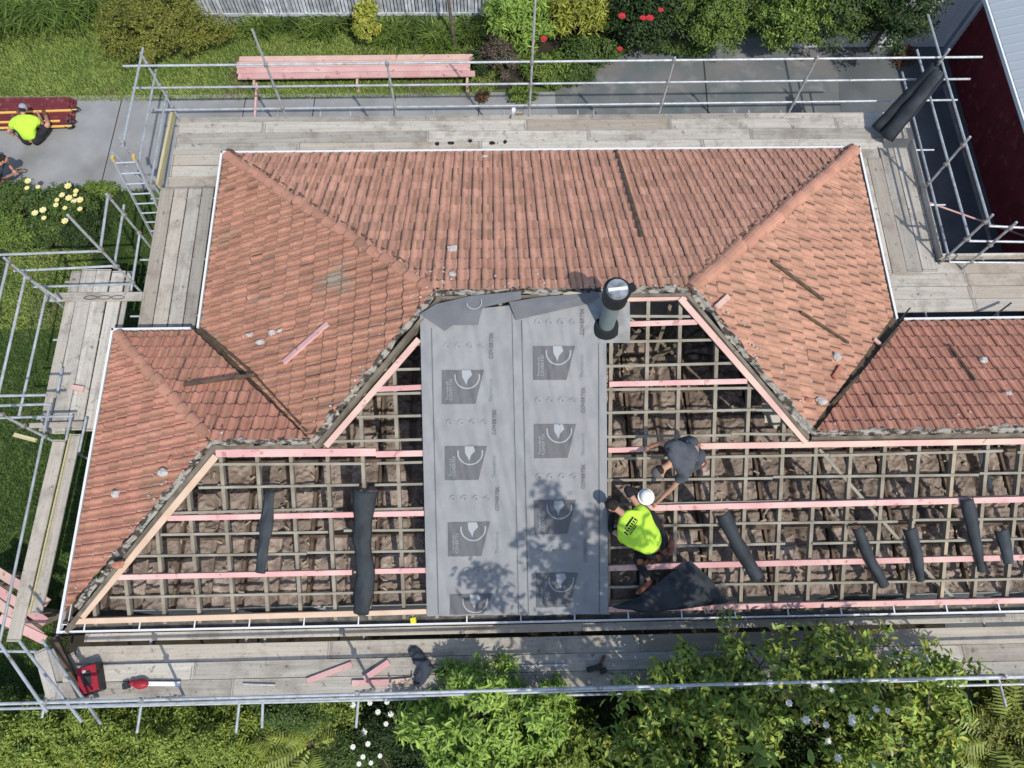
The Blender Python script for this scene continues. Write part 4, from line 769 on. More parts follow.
mb.build('palings','fence',bf); MB().box((-2.2,yb+.24,.8),(12.1,.02,1.55)).build('dark_gap_sheet','trouser',bf)  # black sheet added behind the palings so their gaps come out dark
for z in (.4,1.4): MB().box((-2.2,yb+.17,z),(12.2,.035,.09)).build('rail','fence',bf)
for k in range(6): MB().box((-8.2+k*2.4,yb+.26,.85),(.1,.1,1.7)).build('post','fence',bf)
# ------------------------------------------------------------------ people
def chain(mb, pts, rs, sub=2):
    v, f = skinned(pts, [(i,i+1) for i in range(len(pts)-1)], rs, sub); mb.add(v, f)
def person(label, J, shirt, trous, hat, boot='boot', longsleeve=None, shorts=False, hatcat='cap', bulk=1.):
    """J: joints in world space; one continuous skinned body, clothes as children"""
    root = empty('person', Vector((J['pel'].x,J['pel'].y,min(v.z for v in J.values()))), label, 'person')
    names = ['pel','spi','che','nec','hea','sl','el','wl','sr','er','wr','hl','kl','al','tl','hr','kr','ar','tr']; idx = {n:i for i,n in enumerate(names)}
    J.setdefault('spi', J['pel'].lerp(J['che'],.5)); E_ = [('pel','spi'),('spi','che'),('che','nec'),('nec','hea'),('che','sl'),('sl','el'),('el','wl'),('che','sr'),('sr','er'),('er','wr'),('pel','hl'),('hl','kl'),('kl','al'),('al','tl'),('pel','hr'),('hr','kr'),('kr','ar'),('ar','tr')]
    rad = dict(pel=(.13,.11),spi=(.11,.085),che=(.12,.09),nec=.055,hea=.06,sl=.06,el=.042,wl=.03,sr=.06,er=.042,wr=.03,hl=.09,kl=.06,al=.04,tl=.035,hr=.09,kr=.06,ar=.04,tr=.035)
    v, f = skinned([J[n] for n in names], [(idx[a],idx[b]) for a,b in E_], [rad[n] for n in names]); body = MB(); body.add(v,f)
    # head with face features
    face = J.get('face', Vector((0,0,-1))); hd = (J['hea']-J['nec']).normalized(); fd = (face-hd*face.dot(hd)).normalized(); sx = hd.cross(fd).normalized(); R = Matrix((sx,fd,hd)).transposed(); hc = J['hea']+hd*.03
    body.ell(hc,(.078,.095,.118),16,12,R); body.ell(hc+fd*.095-hd*.015,(.014,.02,.024),8,6,R)
    for s_ in (-1,1): body.ell(hc+sx*s_*.08,(.012,.025,.033),8,6,R)
    body.ell(hc+fd*.083-hd*.055,(.026,.012,.009),8,6,R)
    # hands: palm, four fingers, thumb
    for e, w_ in (('el','wl'),('er','wr')):
        d = (J[w_]-J[e]).normalized(); up = Vector((0,0,1)); s_ = d.cross(up).normalized(); n_ = s_.cross(d); c = J[w_]+d*.05
        body.ell(c,(.042,.055,.018),10,8,Matrix((s_,d,n_)).transposed())
        for k,(o_,L) in enumerate(((-.03,.06),(-.01,.072),(.01,.068),(.03,.052))):
            a = c+s_*o_+d*.035; b = a+d*L*.5-n_*.012; g = b+d*L*.35-n_*.035; vv, ff = skinned([a,b,g],[(0,1),(1,2)],[.009,.0085,.007],1); body.add(vv,ff)
        a = c+s_*.035-d*.015; b = a+s_*.03+d*.025-n_*.01; g = b+d*.03-n_*.015; vv, ff = skinned([a,b,g],[(0,1),(1,2)],[.011,.01,.008],1); body.add(vv,ff)
    bo = body.build('body','skin',root,smooth=True)
    hr_ = MB(); hr_.ell(hc+hd*.012-fd*.02,(.084,.088,.115),14,8,R); hr_.build('hair','hair',bo,smooth=True)
    for s_ in (-1,1): MB().ell(hc+sx*s_*.03+fd*.082+hd*.01,(.011,.007,.007),8,6,R).build('eye','black',bo)
    # shirt
    sh = MB(); sn = ['pel','spi','che','ncb','sl','ml','sr','mr']; JJ = dict(J); JJ['ncb'] = J['nec'].copy(); k = .6 if bulk == 1 else .3
    JJ['ml'] = J['sl'].lerp(J['el'],k); JJ['mr'] = J['sr'].lerp(J['er'],k)
    v, f = skinned([JJ[n] for n in sn],[(0,1),(1,2),(2,3),(2,4),(4,5),(2,6),(6,7)],[(.18*bulk,.15*bulk),(.21*bulk,.165*bulk),(.22*bulk,.17*bulk),.085,.115*bulk,.09,.115*bulk,.09]); v = [p+Vector((noise.noise(p*9),noise.noise(p*9+Vector((5,0,0))),noise.noise(p*11)))*.016+Vector((0,0,.014*abs(noise.noise(Vector((p.x*6+p.y*9,p.y*4,p.z*6)))))) for p in v]; sh.add(v,f)
    sho = sh.build('shirt',shirt,root,smooth=True)
    if longsleeve:
        for s_, e, w_ in (('sl','el','wl'),('sr','er','wr')):
            mb = MB(); chain(mb,[J[s_].lerp(J[e],.6),J[e],J[e].lerp(J[w_],.85)],[.078,.062,.05]); mb.build('sleeve',longsleeve,root,smooth=True)
    for s_,h_,k_,a_ in (('l','hl','kl','al'),('r','hr','kr','ar')):
        mb = MB(); end = J[k_].lerp(J[a_],.82) if not shorts else J[h_].lerp(J[k_],.9)
        pts = [J['pel'].lerp(J[h_],.15),J[h_],J[h_].lerp(J[k_],.5)]+([J[k_],end] if not shorts else [end]); chain(mb,pts,[.17,.13,.105]+([.085,.065] if not shorts else [.09])); mb.v = [tuple(Vector(p)+Vector((noise.noise(Vector(p)*10),noise.noise(Vector(p)*10+Vector((5,0,0))),noise.noise(Vector(p)*12)))*.012) for p in mb.v]; mb.build('trouser_leg' if not shorts else 'shorts_leg',trous,root,smooth=True)
        mb = MB(); t_ = 't'+s_; chain(mb,[J[a_].lerp(J[k_],.12),J[a_],J[t_]],[.062,.058,.05]); mb.build('boot',boot,root,smooth=True)
    if hat:
        mb = MB(); mb.ell(hc+hd*.035-fd*.005,(.092,.108,.098),16,10,R); mb.beam(hc+hd*.045+fd*.08,hc+hd*.03+fd*.175,.14,.012,hd); mb.build(hatcat,hat,root,smooth=True)
    return root, sho, (hc,R)
oS = lambda u, v, h: onS(u, v, h*cs*.9)
J = dict(pel=oS(656,549,.5),che=oS(633,523,.66),nec=oS(622,513,.62),hea=oS(614,507,.56),sl=oS(624,537,.55),el=oS(610,530,.3),wl=oS(613,508,.16),sr=oS(642,512,.55),er=oS(626,488,.4),wr=oS(637,492,.2),
    hl=oS(650,555,.42),kl=oS(636,558,.12),al=oS(650,582,.1),tl=oS(636,594,.06),hr=oS(662,540,.42),kr=oS(650,512,.28),ar=oS(662,528,.08),tr=oS(655,520,.04),face=Vector((-.4,.3,-1)))
w1, sh1, _ = person('worker in a bright yellow-green shirt kneeling over the open battens beside the printed sheet', J, 'hivis', 'trouser', 'hair', longsleeve='trouser', bulk=1.28)
# printed back logo lettering, projected on the shirt by height
def shirt_print(sho, root, uvpts, m, name):
    pass
dg = bpy.context.evaluated_depsgraph_get()
def drop(sho, x, y):
    ok, loc, nn, i = sho.ray_cast(Vector((x,y,30))-sho.parent.location, Vector((0,0,-1))); return (loc+sho.parent.location+Vector((0,0,.004))) if ok else None
bpy.context.view_layer.update()
c = oS(630,526,.75); c = Vector((c.x,c.y,0)); a = Vector((.62,.78,0)).normalized(); b = Vector((-.78,.62,0)).normalized(); mb = MB()
def pq(x0,y0,x1,y1,n=3):
    for i in range(n):
        for j in range(n):
            q = [(x0+(x1-x0)*s_/n, y0+(y1-y0)*t_/n) for s_,t_ in ((i,j),(i+1,j),(i+1,j+1),(i,j+1))]; w3 = [drop(sh1,*(c+a*x+b*y).xy) for x,y in q]
            if all(w3): mb.add(w3,[(0,1,2,3)])
pq(-.04,.025,.13,.06); 
for k in range(7): pq(-.13+k*.04,-.03,-.105+k*.04,.012,2)
pq(-.13,-.055,.13,-.043); pq(-.13,.02,-.115,-.05,2); pq(.13,.05,.142,-.05,2); pq(-.1,-.085,.07,-.07); pq(-.08,.03,-.055,.045,1)
mb.build('shirt_print','trouser',sh1)
mb = MB(); chain(mb,[oS(668,556,.5),oS(672,548,.52),oS(671,538,.52)],[.05,.055,.05]); 
for k in range(6): q = oS(640+k*6,(562,563,561,558,553,546)[k],.5); mb.box(q,(.09,.07,.14),k*.6)
mb.build('tool_belt','boot',w1)
J = dict(pel=oS(694,450,.6),che=oS(678,459,.88),nec=oS(670,464,.92),hea=oS(661,470,.90),sl=oS(672,446,.85),el=oS(660,443,.62),wl=oS(649,447,.42),sr=oS(686,472,.82),er=oS(672,488,.55),wr=oS(656,503,.25),
    hl=oS(690,441,.52),kl=oS(676,446,.2),al=oS(697,444,.08),tl=oS(690,437,.05),hr=oS(700,458,.52),kr=oS(686,470,.2),ar=oS(705,462,.08),tr=oS(699,468,.05),face=Vector((-.5,-.5,-.8)))
person('worker in charcoal T-shirt and dark cap bending towards the kneeling worker, bare arm out', J, 'tshirt', 'shorts', 'capcloth')
h = oS(646,497,.42); hh = empty('hard_hat', h, 'round white hard hat between the two roof workers', 'hard hat'); mb = MB(); mb.ell(h+Vector((0,0,.03)),(.105,.12,.085),18,12); mb.build('hat_shell','hat',hh,smooth=True); MB().tube(h+Vector((0,0,.0)),h+Vector((0,0,.012)),.135,24).build('brim','hat',hh)
mb = MB(); q0 = oS(636,492,.2)
for k in range(12): t = k*.5; mb.tube(q0+Vector((.06*math.cos(t),.05*math.sin(t),.01*k/3)),q0+Vector((.06*math.cos(t+.5),.05*math.sin(t+.5),.01*(k+1)/3)),.012,6)
mb.build('hose_loop','rubber',None,'small dark hose loop beside the white hard hat','hose')
a3 = lambda u, v, z: at(u, v, z)
J = dict(pel=a3(31,141,.16),che=a3(25,124,.50),nec=a3(23,115,.62),hea=a3(23,110,.68),sl=a3(14,123,.50),el=a3(8,132,.32),wl=a3(14,135,.15),sr=a3(37,121,.50),er=a3(43,124,.36),wr=a3(38,113,.22),
    hl=a3(26,140,.14),kl=a3(14,122,.34),al=a3(20,116,.22),tl=a3(18,110,.2),hr=a3(37,140,.14),kr=a3(48,124,.42),ar=a3(46,116,.22),tr=a3(43,110,.2),face=Vector((0,1,-.4)))
person('person in yellow-green shirt and pale cap sitting on the path by maroon sheets', J, 'hivis', 'trouser', 'lcap', shorts=True)
J = dict(pel=a3(-14,160,.55),che=a3(-4,166,.85),nec=a3(1,163,1.0),hea=a3(3,160,1.08),sl=a3(0,158,.85),el=a3(8,164,.6),wl=a3(13,170,.45),sr=a3(-3,175,.85),er=a3(4,178,.6),wr=a3(14,174,.4),
    hl=a3(-16,157,.5),kl=a3(-3,152,.42),al=a3(-10,158,.06),tl=a3(-3,156,.04),hr=a3(-13,170,.5),kr=a3(4,184,.35),ar=a3(-6,186,.06),tr=a3(6,188,.04),face=Vector((.8,0,-.5)))
person('dark clothed person crouching at the photo edge with bare forearms, partly outside the frame', J, 'bluegrey', 'trouser', None, shorts=True)
mb = MB(); q0 = a3(19,170,.3)
for k in range(14): t = k*.45; mb.tube(q0+Vector((.11*math.cos(t),.05*math.sin(t),0)),q0+Vector((.11*math.cos(t+.45),.05*math.sin(t+.45),0)),.015,6)
mb.build('rope_loop','rope',None,'small tan rope loop held by the crouching person','rope')
# ------------------------------------------------------------------ vegetation
def fastmesh(name, V, F, m, parent=None):
    me = bpy.data.meshes.new(name); nv, nf = len(V), len(F); k = F.shape[1]; me.vertices.add(nv); me.vertices.foreach_set('co', V.astype(np.float32).ravel()); me.loops.add(nf*k); me.loops.foreach_set('vertex_index', F.astype(np.int32).ravel())
    me.polygons.add(nf); me.polygons.foreach_set('loop_start', np.arange(0,nf*k,k,dtype=np.int32)); me.update(calc_edges=True); me.validate(); me.materials.append(M[m]); o = bpy.data.objects.new(name, me); COL.objects.link(o)
    if parent is not None: o.parent = parent
    return o
def nrm(a): return a/np.maximum(np.linalg.norm(a,axis=1,keepdims=True),1e-6)
def leafcloud(name, C, Nn, ls, m, parent, asp=.42, up=.5, drop=.2, sv=.35, fold=.25):
    """C: leaf positions (relative to parent), Nn: preferred outward direction"""
    n = len(C); r = RNG.normal(size=(n,3)); nor = nrm(Nn*(1-up)+np.array([0,0,up])+r*.45); t = nrm(np.cross(nor, RNG.normal(size=(n,3)))); t[:,2] -= drop; t = nrm(t); s_ = np.cross(nor,t)
    L = ls*(1+sv*RNG.uniform(-1,1,size=(n,1))); W = L*asp; base = C; V = np.empty((n,6,3)); nn = nrm(np.cross(t,s_))*-1
    V[:,0] = base; V[:,1] = base+t*L*.35+s_*W*.5+nor*W*fold; V[:,2] = base+t*L*.75+s_*W*.38+nor*W*fold; V[:,3] = base+t*L; V[:,4] = base+t*L*.75-s_*W*.38+nor*W*fold; V[:,5] = base+t*L*.35-s_*W*.5+nor*W*fold
    i = np.arange(n)[:,None]*6; F = np.concatenate([i+np.array([[0,1,2,3]]), i+np.array([[0,3,4,5]])]); return fastmesh(name, V.reshape(-1,3), F, m, parent)
def clumpy(center, rad, nc, cr, per, flat=.6, low=-.15):
    """clumps over and inside an uneven dome"""
    d = nrm(RNG.normal(size=(nc*3,3))); d = d[d[:,2] > low][:nc]; nc = len(d); rr = RNG.uniform(.55,1.08,size=(nc,1))*(1+.18*np.sin(d[:,:1]*5+center[0])*np.cos(d[:,1:2]*6)); cc = d*rr*np.array(rad)
    k = np.repeat(np.arange(nc),per); q = nrm(RNG.normal(size=(len(k),3))); sz = RNG.uniform(.6,1.4,size=(nc,1)); pos = cc[k]+q*RNG.uniform(.2,1,size=(len(k),1))**.6*cr*sz[k]*np.array([1,1,flat])
    return pos, nrm(q*.6+d[k]*.6), cc
def shrub(name, loc, rad, nc, cr, per, ls, m, label, cat='shrub', group=None, asp=.42, trunk_h=.4, part='foliage', z=None, up=.45, stem=True, drop=.2, extra=None):
    root = empty(name, (loc[0],loc[1],0), label, cat, group); zc = z if z is not None else rad[2]*.55+.15
    pos, nn, cc = clumpy(loc, rad, nc, cr, per); leafcloud(part, pos+np.array([0,0,zc]), nn, ls, m, root, asp=asp, up=up, drop=drop)
    if extra: 
        sel = RNG.random(len(pos)) < extra[1]; leafcloud('young_leaves', pos[sel]*1.04+np.array([0,0,zc]), nn[sel], ls*.9, extra[0], root, asp=asp, up=up)
    if stem:
        mb = MB(); w0 = Vector((loc[0],loc[1],0)); top = w0+Vector((0,0,max(zc*.6,.2))); r0 = .03+rad[2]*.03; mb.tube(w0, top, r0, 8, r1=r0*.7)
        for q in cc[::max(1,len(cc)//22)]:
            e_ = w0+Vector((q[0],q[1],q[2]+zc)); md_ = top.lerp(e_,.5)+Vector((0,0,.05)); mb.tube(top, md_, r0*.5, 6, r1=r0*.3); mb.tube(md_, e_, r0*.3, 5, r1=.004)
        mb.build('trunk' if cat == 'tree' else 'stem', 'bark', root)
    return root, cc+np.array([0,0,zc])
def blades(name, XY, h, w_, m, lean=.5, z0=0., kind=None, label=None, cat=None, parent=None, group=None, seg=2):
    n = len(XY); a = RNG.uniform(0,2*np.pi,n); d = np.stack([np.cos(a),np.sin(a),np.zeros(n)],1); s_ = np.stack([-np.sin(a),np.cos(a),np.zeros(n)],1); H = h*(RNG.uniform(.5,1.25,n))[:,None]; ln = (lean*RNG.uniform(.3,1.3,n))[:,None]; b = np.concatenate([XY,np.full((n,1),z0)],1)
    V = np.empty((n,5,3)); V[:,0] = b-s_*w_/2; V[:,1] = b+s_*w_/2; m1 = b+d*H*ln*.4+np.array([0,0,1])*H*.65; V[:,2] = m1+s_*w_*.45; V[:,3] = m1-s_*w_*.45; V[:,4] = b+d*H*ln+np.array([0,0,1])*H*(1-.25*ln)
    i = np.arange(n)[:,None]*5; F = np.concatenate([i+np.array([[0,1,2]]),i+np.array([[0,2,3]]),i+np.array([[3,2,4]])]); o = fastmesh(name, V.reshape(-1,3), F, m, parent); return tag(o,label,cat,group,kind)
def region(pxpoly, n, z=0):
    Pq = [at(u,v,z) for u,v in pxpoly]; xs_ = [p.x for p in Pq]; ys_ = [p.y for p in Pq]; X = RNG.uniform(min(xs_),max(xs_),n); Y = RNG.uniform(min(ys_),max(ys_),n); ins = np.zeros(n,bool); k = len(Pq)
    for i in range(k):
        a, b = Pq[i], Pq[(i+1)%k]; c_ = ((a.y > Y) != (b.y > Y)) & (X < (b.x-a.x)*(Y-a.y)/(b.y-a.y+1e-9)+a.x); ins ^= c_
    return np.stack([X[ins],Y[ins]],1)
# lawns
blades('lawn_grass', region([(-30,20),(240,-10),(520,-10),(510,70),(490,95),(250,100),(-30,103)],95000), .075, .016, 'grass', .9, kind='stuff', label='sunny rough lawn between the path and the fence')
blades('lawn_grass_painted_shade', region([(-40,240),(118,236),(150,300),(100,420),(60,700),(-40,700)],60000), .07, .016, 'painted_shade_grass', .9, kind='stuff', label='lawn under the left scaffold bay with shade painted into its green')
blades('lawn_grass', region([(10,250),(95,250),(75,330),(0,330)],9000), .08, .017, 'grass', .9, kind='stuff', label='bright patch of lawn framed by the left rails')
blades('lawn_grass_painted_shade', region([(95,190),(152,190),(150,300),(95,262)],9000), .08, .017, 'painted_shade_grass', .9, kind='stuff', label='grass under the ladder with shade painted into its green')
q_ = np.stack([RNG.uniform(-9.2,12.5,26000),RNG.uniform(-8,-2.2,26000)],1); blades('garden_ground_cover', q_, .22, .03, 'lf_mid', 1.0, kind='stuff', label='leafy ground cover in the garden below the scaffold')
# flax and strappy clumps
def strappy(u, v, r, n, h, m, label, cat='plant', name='strappy_plant', group=None, w_=.035):
    p = at(u,v,0); root = empty(name,(p.x,p.y,0),label,cat,group); q = RNG.normal(size=(n,2))*r*.5; blades('leaves', q, h, w_, m, 1.2, parent=root)
    return root
for k,(u,v) in enumerate(((8,14),(45,10),(78,8))): strappy(u,v,.75,1500,.75,'lf_flax',f'tall grassy flax clump in the far lawn corner, {ORD[k]} from the photo edge',name='flax_clump',group='flax clumps in the lawn corner')
for k,(u,v,r) in enumerate(((262,30,.3),(290,22,.4),(322,30,.4),(345,22,.3),(392,38,.35),(418,30,.45),(440,42,.35),(470,36,.4),(492,28,.35))): strappy(u,v,r,420,.5,'lf_mid' if k % 2 else 'lf_flax',f'strappy leaved plant along the paling fence, {["first","second","third","fourth","fifth","sixth","seventh","eighth","ninth"][k]} from the left',name='strappy_plant',group='strappy plants along the fence')
def gp(u, v, z=0): p = at(u,v,z); return (p.x,p.y)
def clp(*a, **k): return shrub(*a, **k)
shrub('round_shrub', gp(160,30,.7), (1.55,.85,.95), 230, .2, 130, .062, 'lf_olive', 'large rounded olive-yellow shrub on the lawn', z=.65)
shrub('golden_shrub', gp(367,26,.5), (.28,.42,.6), 45, .13, 60, .09, 'lf_yel', 'narrow yellow-green variegated shrub in front of the paling fence', z=.6)
tr = empty('young_tree', (*gp(455,48),0), 'slender bare-trunked young tree standing by the fence', 'tree'); b_ = at(455,48,0)
MB().tube(b_,(b_.x-.1,b_.y+.25,1.5),.05,10,r1=.04).build('trunk','bark',tr); MB().tube((b_.x-.1,b_.y+.25,1.5),(b_.x-.35,b_.y+.5,2.6),.035,8,r1=.02).build('limb','bark',tr)
pos, nn, cc = clumpy((1,1),(.9,.6,.5),50,.2,60); leafcloud('crown', pos+np.array([-.3,1.0,3.0]), nn, .09,'lf_mid',tr)
shrub('feathery_shrub', gp(518,22,.8), (.75,.6,1.0), 80, .24, 75, .15, 'lf_lime', 'feathery lime green shrub by the tall pole', asp=.2, z=.75, drop=.5)
shrub('feathery_shrub', gp(580,14,.8), (.8,.55,1.0), 80, .25, 75, .14, 'lf_yel', 'yellow-green feathery shrub between the tall pole and the red blooms', asp=.22, z=.75, drop=.5)
shrub('greyish_shrub', gp(500,55,.4), (.45,.6,.5), 60, .16, 60, .06, 'lf_grey', 'sparse grey-pink twiggy shrub at the end of the pink boards', z=.35)
shrub('low_plant', gp(548,70,.2), (.7,.45,.35), 60, .16, 70, .11, 'lf_flax', 'low bright leafy plant spilling towards the path by the tall pole', z=.2, stem=False, asp=.25)
shrub('low_plant', gp(522,92,.2), (.35,.25,.2), 26, .12, 50, .09, 'lf_flax', 'small leafy plant at the path edge under the tall pole', z=.12, stem=False, asp=.3)
shrub('red_leaved_plant', gp(484,97,.1), (.16,.13,.12), 14, .07, 40, .07, 'lf_red', 'tiny dark red plant on the path behind the lower rail', z=.1, stem=False)
shrub('low_plant', gp(575,72,.2), (.5,.35,.3), 50, .15, 70, .09, 'lf_mid', 'low plant cluster at the edge of the driveway below the feathery shrubs', z=.2, stem=False, asp=.25)
shrub('low_plant', gp(520,48,.3), (.4,.4,.35), 50, .15, 70, .08, 'lf_flax', 'leafy filler plant behind the twiggy grey shrub', z=.25, stem=False, asp=.3)
shrub('low_plant', gp(480,60,.2), (.25,.4,.3), 40, .13, 60, .07, 'lf_dark', 'dark low plant touching the end of the pink boards', z=.2, stem=False, asp=.3)
shrub('low_plant', gp(680,48,.2), (1.0,.2,.22), 60, .13, 60, .06, 'lf_mid', 'low scruffy growth along the top edge of the driveway', z=.12, stem=False)
b1, c1_ = shrub('flowering_shrub', gp(645,18,.9), (1.0,.75,1.2), 140, .22, 75, .085, 'lf_dark', 'dark rounded shrub with red blooms', z=.8)
b2, c2_ = shrub('leafy_shrub', gp(590,50,.4), (.7,.45,.5), 70, .18, 70, .07, 'lf_mid', 'mid green shrub with one red bloom, below the feathery ones', z=.35)
shrub('leafy_shrub', gp(712,20,.9), (.85,.85,1.15), 130, .21, 80, .075, 'lf_flax', 'fresh green shrub just right of the dark one with red blooms', z=.85)
shrub('leafy_shrub', gp(785,25,.9), (.95,.8,1.2), 140, .22, 85, .08, 'lf_flax', 'bright green shrub at the driveway edge', z=.85, extra=('lf_lime',.12))
shrub('leafy_shrub', gp(845,8,1.2), (1.1,.9,1.5), 150, .26, 80, .09, 'lf_mid', 'tall mid green shrub behind the driveway edge', z=1.1)
shrub('dark_tree', gp(893,12,1.3), (.95,1.2,1.5), 170, .26, 85, .08, 'lf_dark', 'dark broad tree beside the pale fence', cat='tree', z=1.3)
shrub('dark_tree', gp(760,-40,1.8), (1.6,1.1,1.9), 120, .3, 60, .11, 'lf_dark', 'dark tree mostly beyond the top of the photo behind the bright shrubs', cat='tree', z=2.0)
shrub('low_red_plant', gp(905,56,.2), (.3,.2,.25), 20, .1, 40, .07, 'lf_red', 'reddish plant at the foot of the dark tree', z=.15, stem=False)
def flower(p, r, m, root_label, cat='flower', group=None, name='bloom'):
    mb = MB(); n = 7
    for k in range(n*2):
        t = 2*math.pi*k/n+(.4 if k >= n else 0); rr_ = r*(1 if k < n else .6); q = Vector((math.cos(t),math.sin(t),0)); s_ = Vector((-math.sin(t),math.cos(t),0)); up = Vector((0,0,.12 if k < n else .3))
        mb.add([p,p+(q+up*.4)*rr_*.6+s_*rr_*.42,p+(q+up)*rr_,p+(q+up*.4)*rr_*.6-s_*rr_*.42],[(0,1,2,3)])
    mb.ell(p+Vector((0,0,r*.15)),(r*.25,r*.25,r*.15),8,5); return mb
def blooms(root, cc, sel, r, m, nm='bloom'):
    for i in sel: flower(root.location+Vector(cc[i])+Vector((0,0,.14)), r*random.uniform(.8,1.2), m, None).build(nm, m, root)
def blooms_px(root, pts, z, r, m):
    for (u,v) in pts: flower(at(u,v,z+random.uniform(-.04,.1)), r*random.uniform(.75,1.25), m, None).build('bloom', m, root)
blooms_px(b1, ((643,18),(650,18),(622,16),(661,10)), 2.15, .09, 'fl_red'); blooms_px(b2, ((544,39),(620,49)), 1.0, .09, 'fl_red')
# rose bed on the left
for k,(u,v,rx,ry,m_,lab) in enumerate(((10,200,.5,.45,'lf_mid','leafy shrub at the photo edge in the bed under the path'),(15,232,.6,.4,'lf_flax','lighter shrub at the lower photo edge of the bed'),(50,228,.55,.5,'lf_mid','dark green shrub in the middle of the bed, under the pole top'),(88,232,.5,.4,'lf_dark','dark shrub at the ladder end of the bed'))):
    shrub('bed_shrub', gp(u,v,.3), (rx,ry,.45), 90, .14, 75, .055, m_, lab, z=.3)
rs, _c = shrub('rose_bush', gp(62,205,.5), (.75,.4,.5), 110, .15, 75, .06, 'lf_mid', 'rose bush with large pale yellow blooms by the path', z=.45)
blooms_px(rs, ((28,181),(27,188),(38,187),(68,186),(76,191),(62,195),(69,198),(75,195),(80,200),(57,200),(74,201),(65,208),(80,209),(43,210),(35,213),(44,218),(65,221),(56,205)), .95, .075, 'fl_yellow')
shrub('low_plant', gp(97,190,.15), (.55,.18,.2), 40, .1, 60, .07, 'lf_flax', 'low green edging plant between roses and ladder', z=.1, stem=False)
# garden side (bottom): hedge shrubs under the rails
hz = [(-10,735),(45,738),(100,735),(160,742),(215,738)]
for k,(u,v) in enumerate(hz): shrub('hedge_shrub', gp(u,v,1.0), (.75,.62,.95), 210, .16, 85, .058, 'lf_hedge', f'glossy small leaved hedge shrub under the rails, {ORD[k]} from the photo edge', group='hedge shrubs along the bottom', z=.75, extra=('lf_lime',.05))
shrub('hedge_shrub', gp(110,775,.9), (2.2,.5,.8), 260, .2, 70, .06, 'lf_yel', 'yellowish hedge growth at the bottom photo edge', z=.6)
shrub('tall_shrub', gp(295,712,1.1), (.75,.4,.9), 130, .16, 75, .05, 'lf_mid', 'fine leaved dark shrub left of the white flowers', z=.8)
shrub('tall_shrub', gp(342,752,.9), (.6,.45,.8), 110, .16, 75, .05, 'lf_mid', 'fine leaved shrub between the fern and the white blooms at the bottom edge', z=.6)
shrub('tall_shrub', gp(418,758,.9), (.45,.45,.9), 90, .16, 75, .055, 'lf_dark', 'dark shrub between the white blooms and the lime shrub', z=.7)
shrub('tall_shrub', gp(335,708,.9), (.5,.3,.7), 80, .15, 75, .05, 'lf_hedge', 'small leafy shrub under the rail left of the white blooms', z=.7)
wb, _c = shrub('white_flower_bush', gp(385,728,.9), (.55,.5,.75), 120, .15, 60, .05, 'lf_dark', 'dark airy bush dotted with white blooms', z=.7)
blooms_px(wb, ((353,705),(370,703),(378,712),(387,702),(391,714),(405,684),(386,724),(364,732),(368,744),(363,757),(371,763),(353,747),(405,695),(359,764),(380,756)), 1.42, .052, 'fl_white')
def fern(u, v, z, n, L, label, m='lf_fern'):
    p = at(u,v,z); root = empty('fern',(p.x,p.y,0),label,'fern',None); Vv = []; Ff = []; 
    for k in range(n):
        a = 2*math.pi*k/n+random.uniform(-.35,.35); Lk = L*random.uniform(.6,1.3); hz_ = random.uniform(.15,.55); d = Vector((math.cos(a),math.sin(a),0)); s_ = Vector((-d.y,d.x,0)); N_ = 17
        for i in range(2,N_):
            t = i/N_; c_ = d*Lk*t+Vector((0,0,z+hz_*math.sin(t*2.4)*L+.04*noise.noise(Vector((t*6,k,0))))); wl_ = .26*L*math.sin(math.pi*min(1,t*1.05))**.7*(1-t*.35)
            for sg in (-1,1):
                q = c_+s_*sg*wl_+d*.05+Vector((0,0,-.04)); w2 = d*Lk/N_*.42; b0 = len(Vv); Vv += [c_-w2,c_+w2,q+w2*.3,q-w2*.3]; Ff.append((b0,b0+1,b0+2,b0+3))
    fastmesh('fronds', np.array([tuple(q) for q in Vv]), np.array(Ff), m, root); MB().tube((p.x,p.y,0),(p.x,p.y,z),.07,10).build('trunk','bark',root)
fern(312,745,1.0,15,.72,'spreading yellow-green fern at the bottom edge left of the white blooms'); fern(272,762,.9,14,.7,'darker fern half outside the bottom photo edge')
fern(1000,735,1.2,20,.9,'fern beneath the rail at the lower corner of the photo'); fern(985,775,1.0,16,.8,'fern fronds at the bottom edge beneath the corner fern')
shrub('lime_shrub', gp(492,722,2.0), (1.3,1.0,1.35), 120, .2, 120, .125, 'lf_lime', 'big lime green shrub reaching over the garden-side rail', asp=.3, z=1.9, drop=.35)
shrub('lime_shrub', gp(545,752,1.6), (.8,.7,1.1), 120, .18, 85, .11, 'lf_hedge', 'darker green shrub in front of the lime one at the bottom edge', asp=.3, z=1.4)
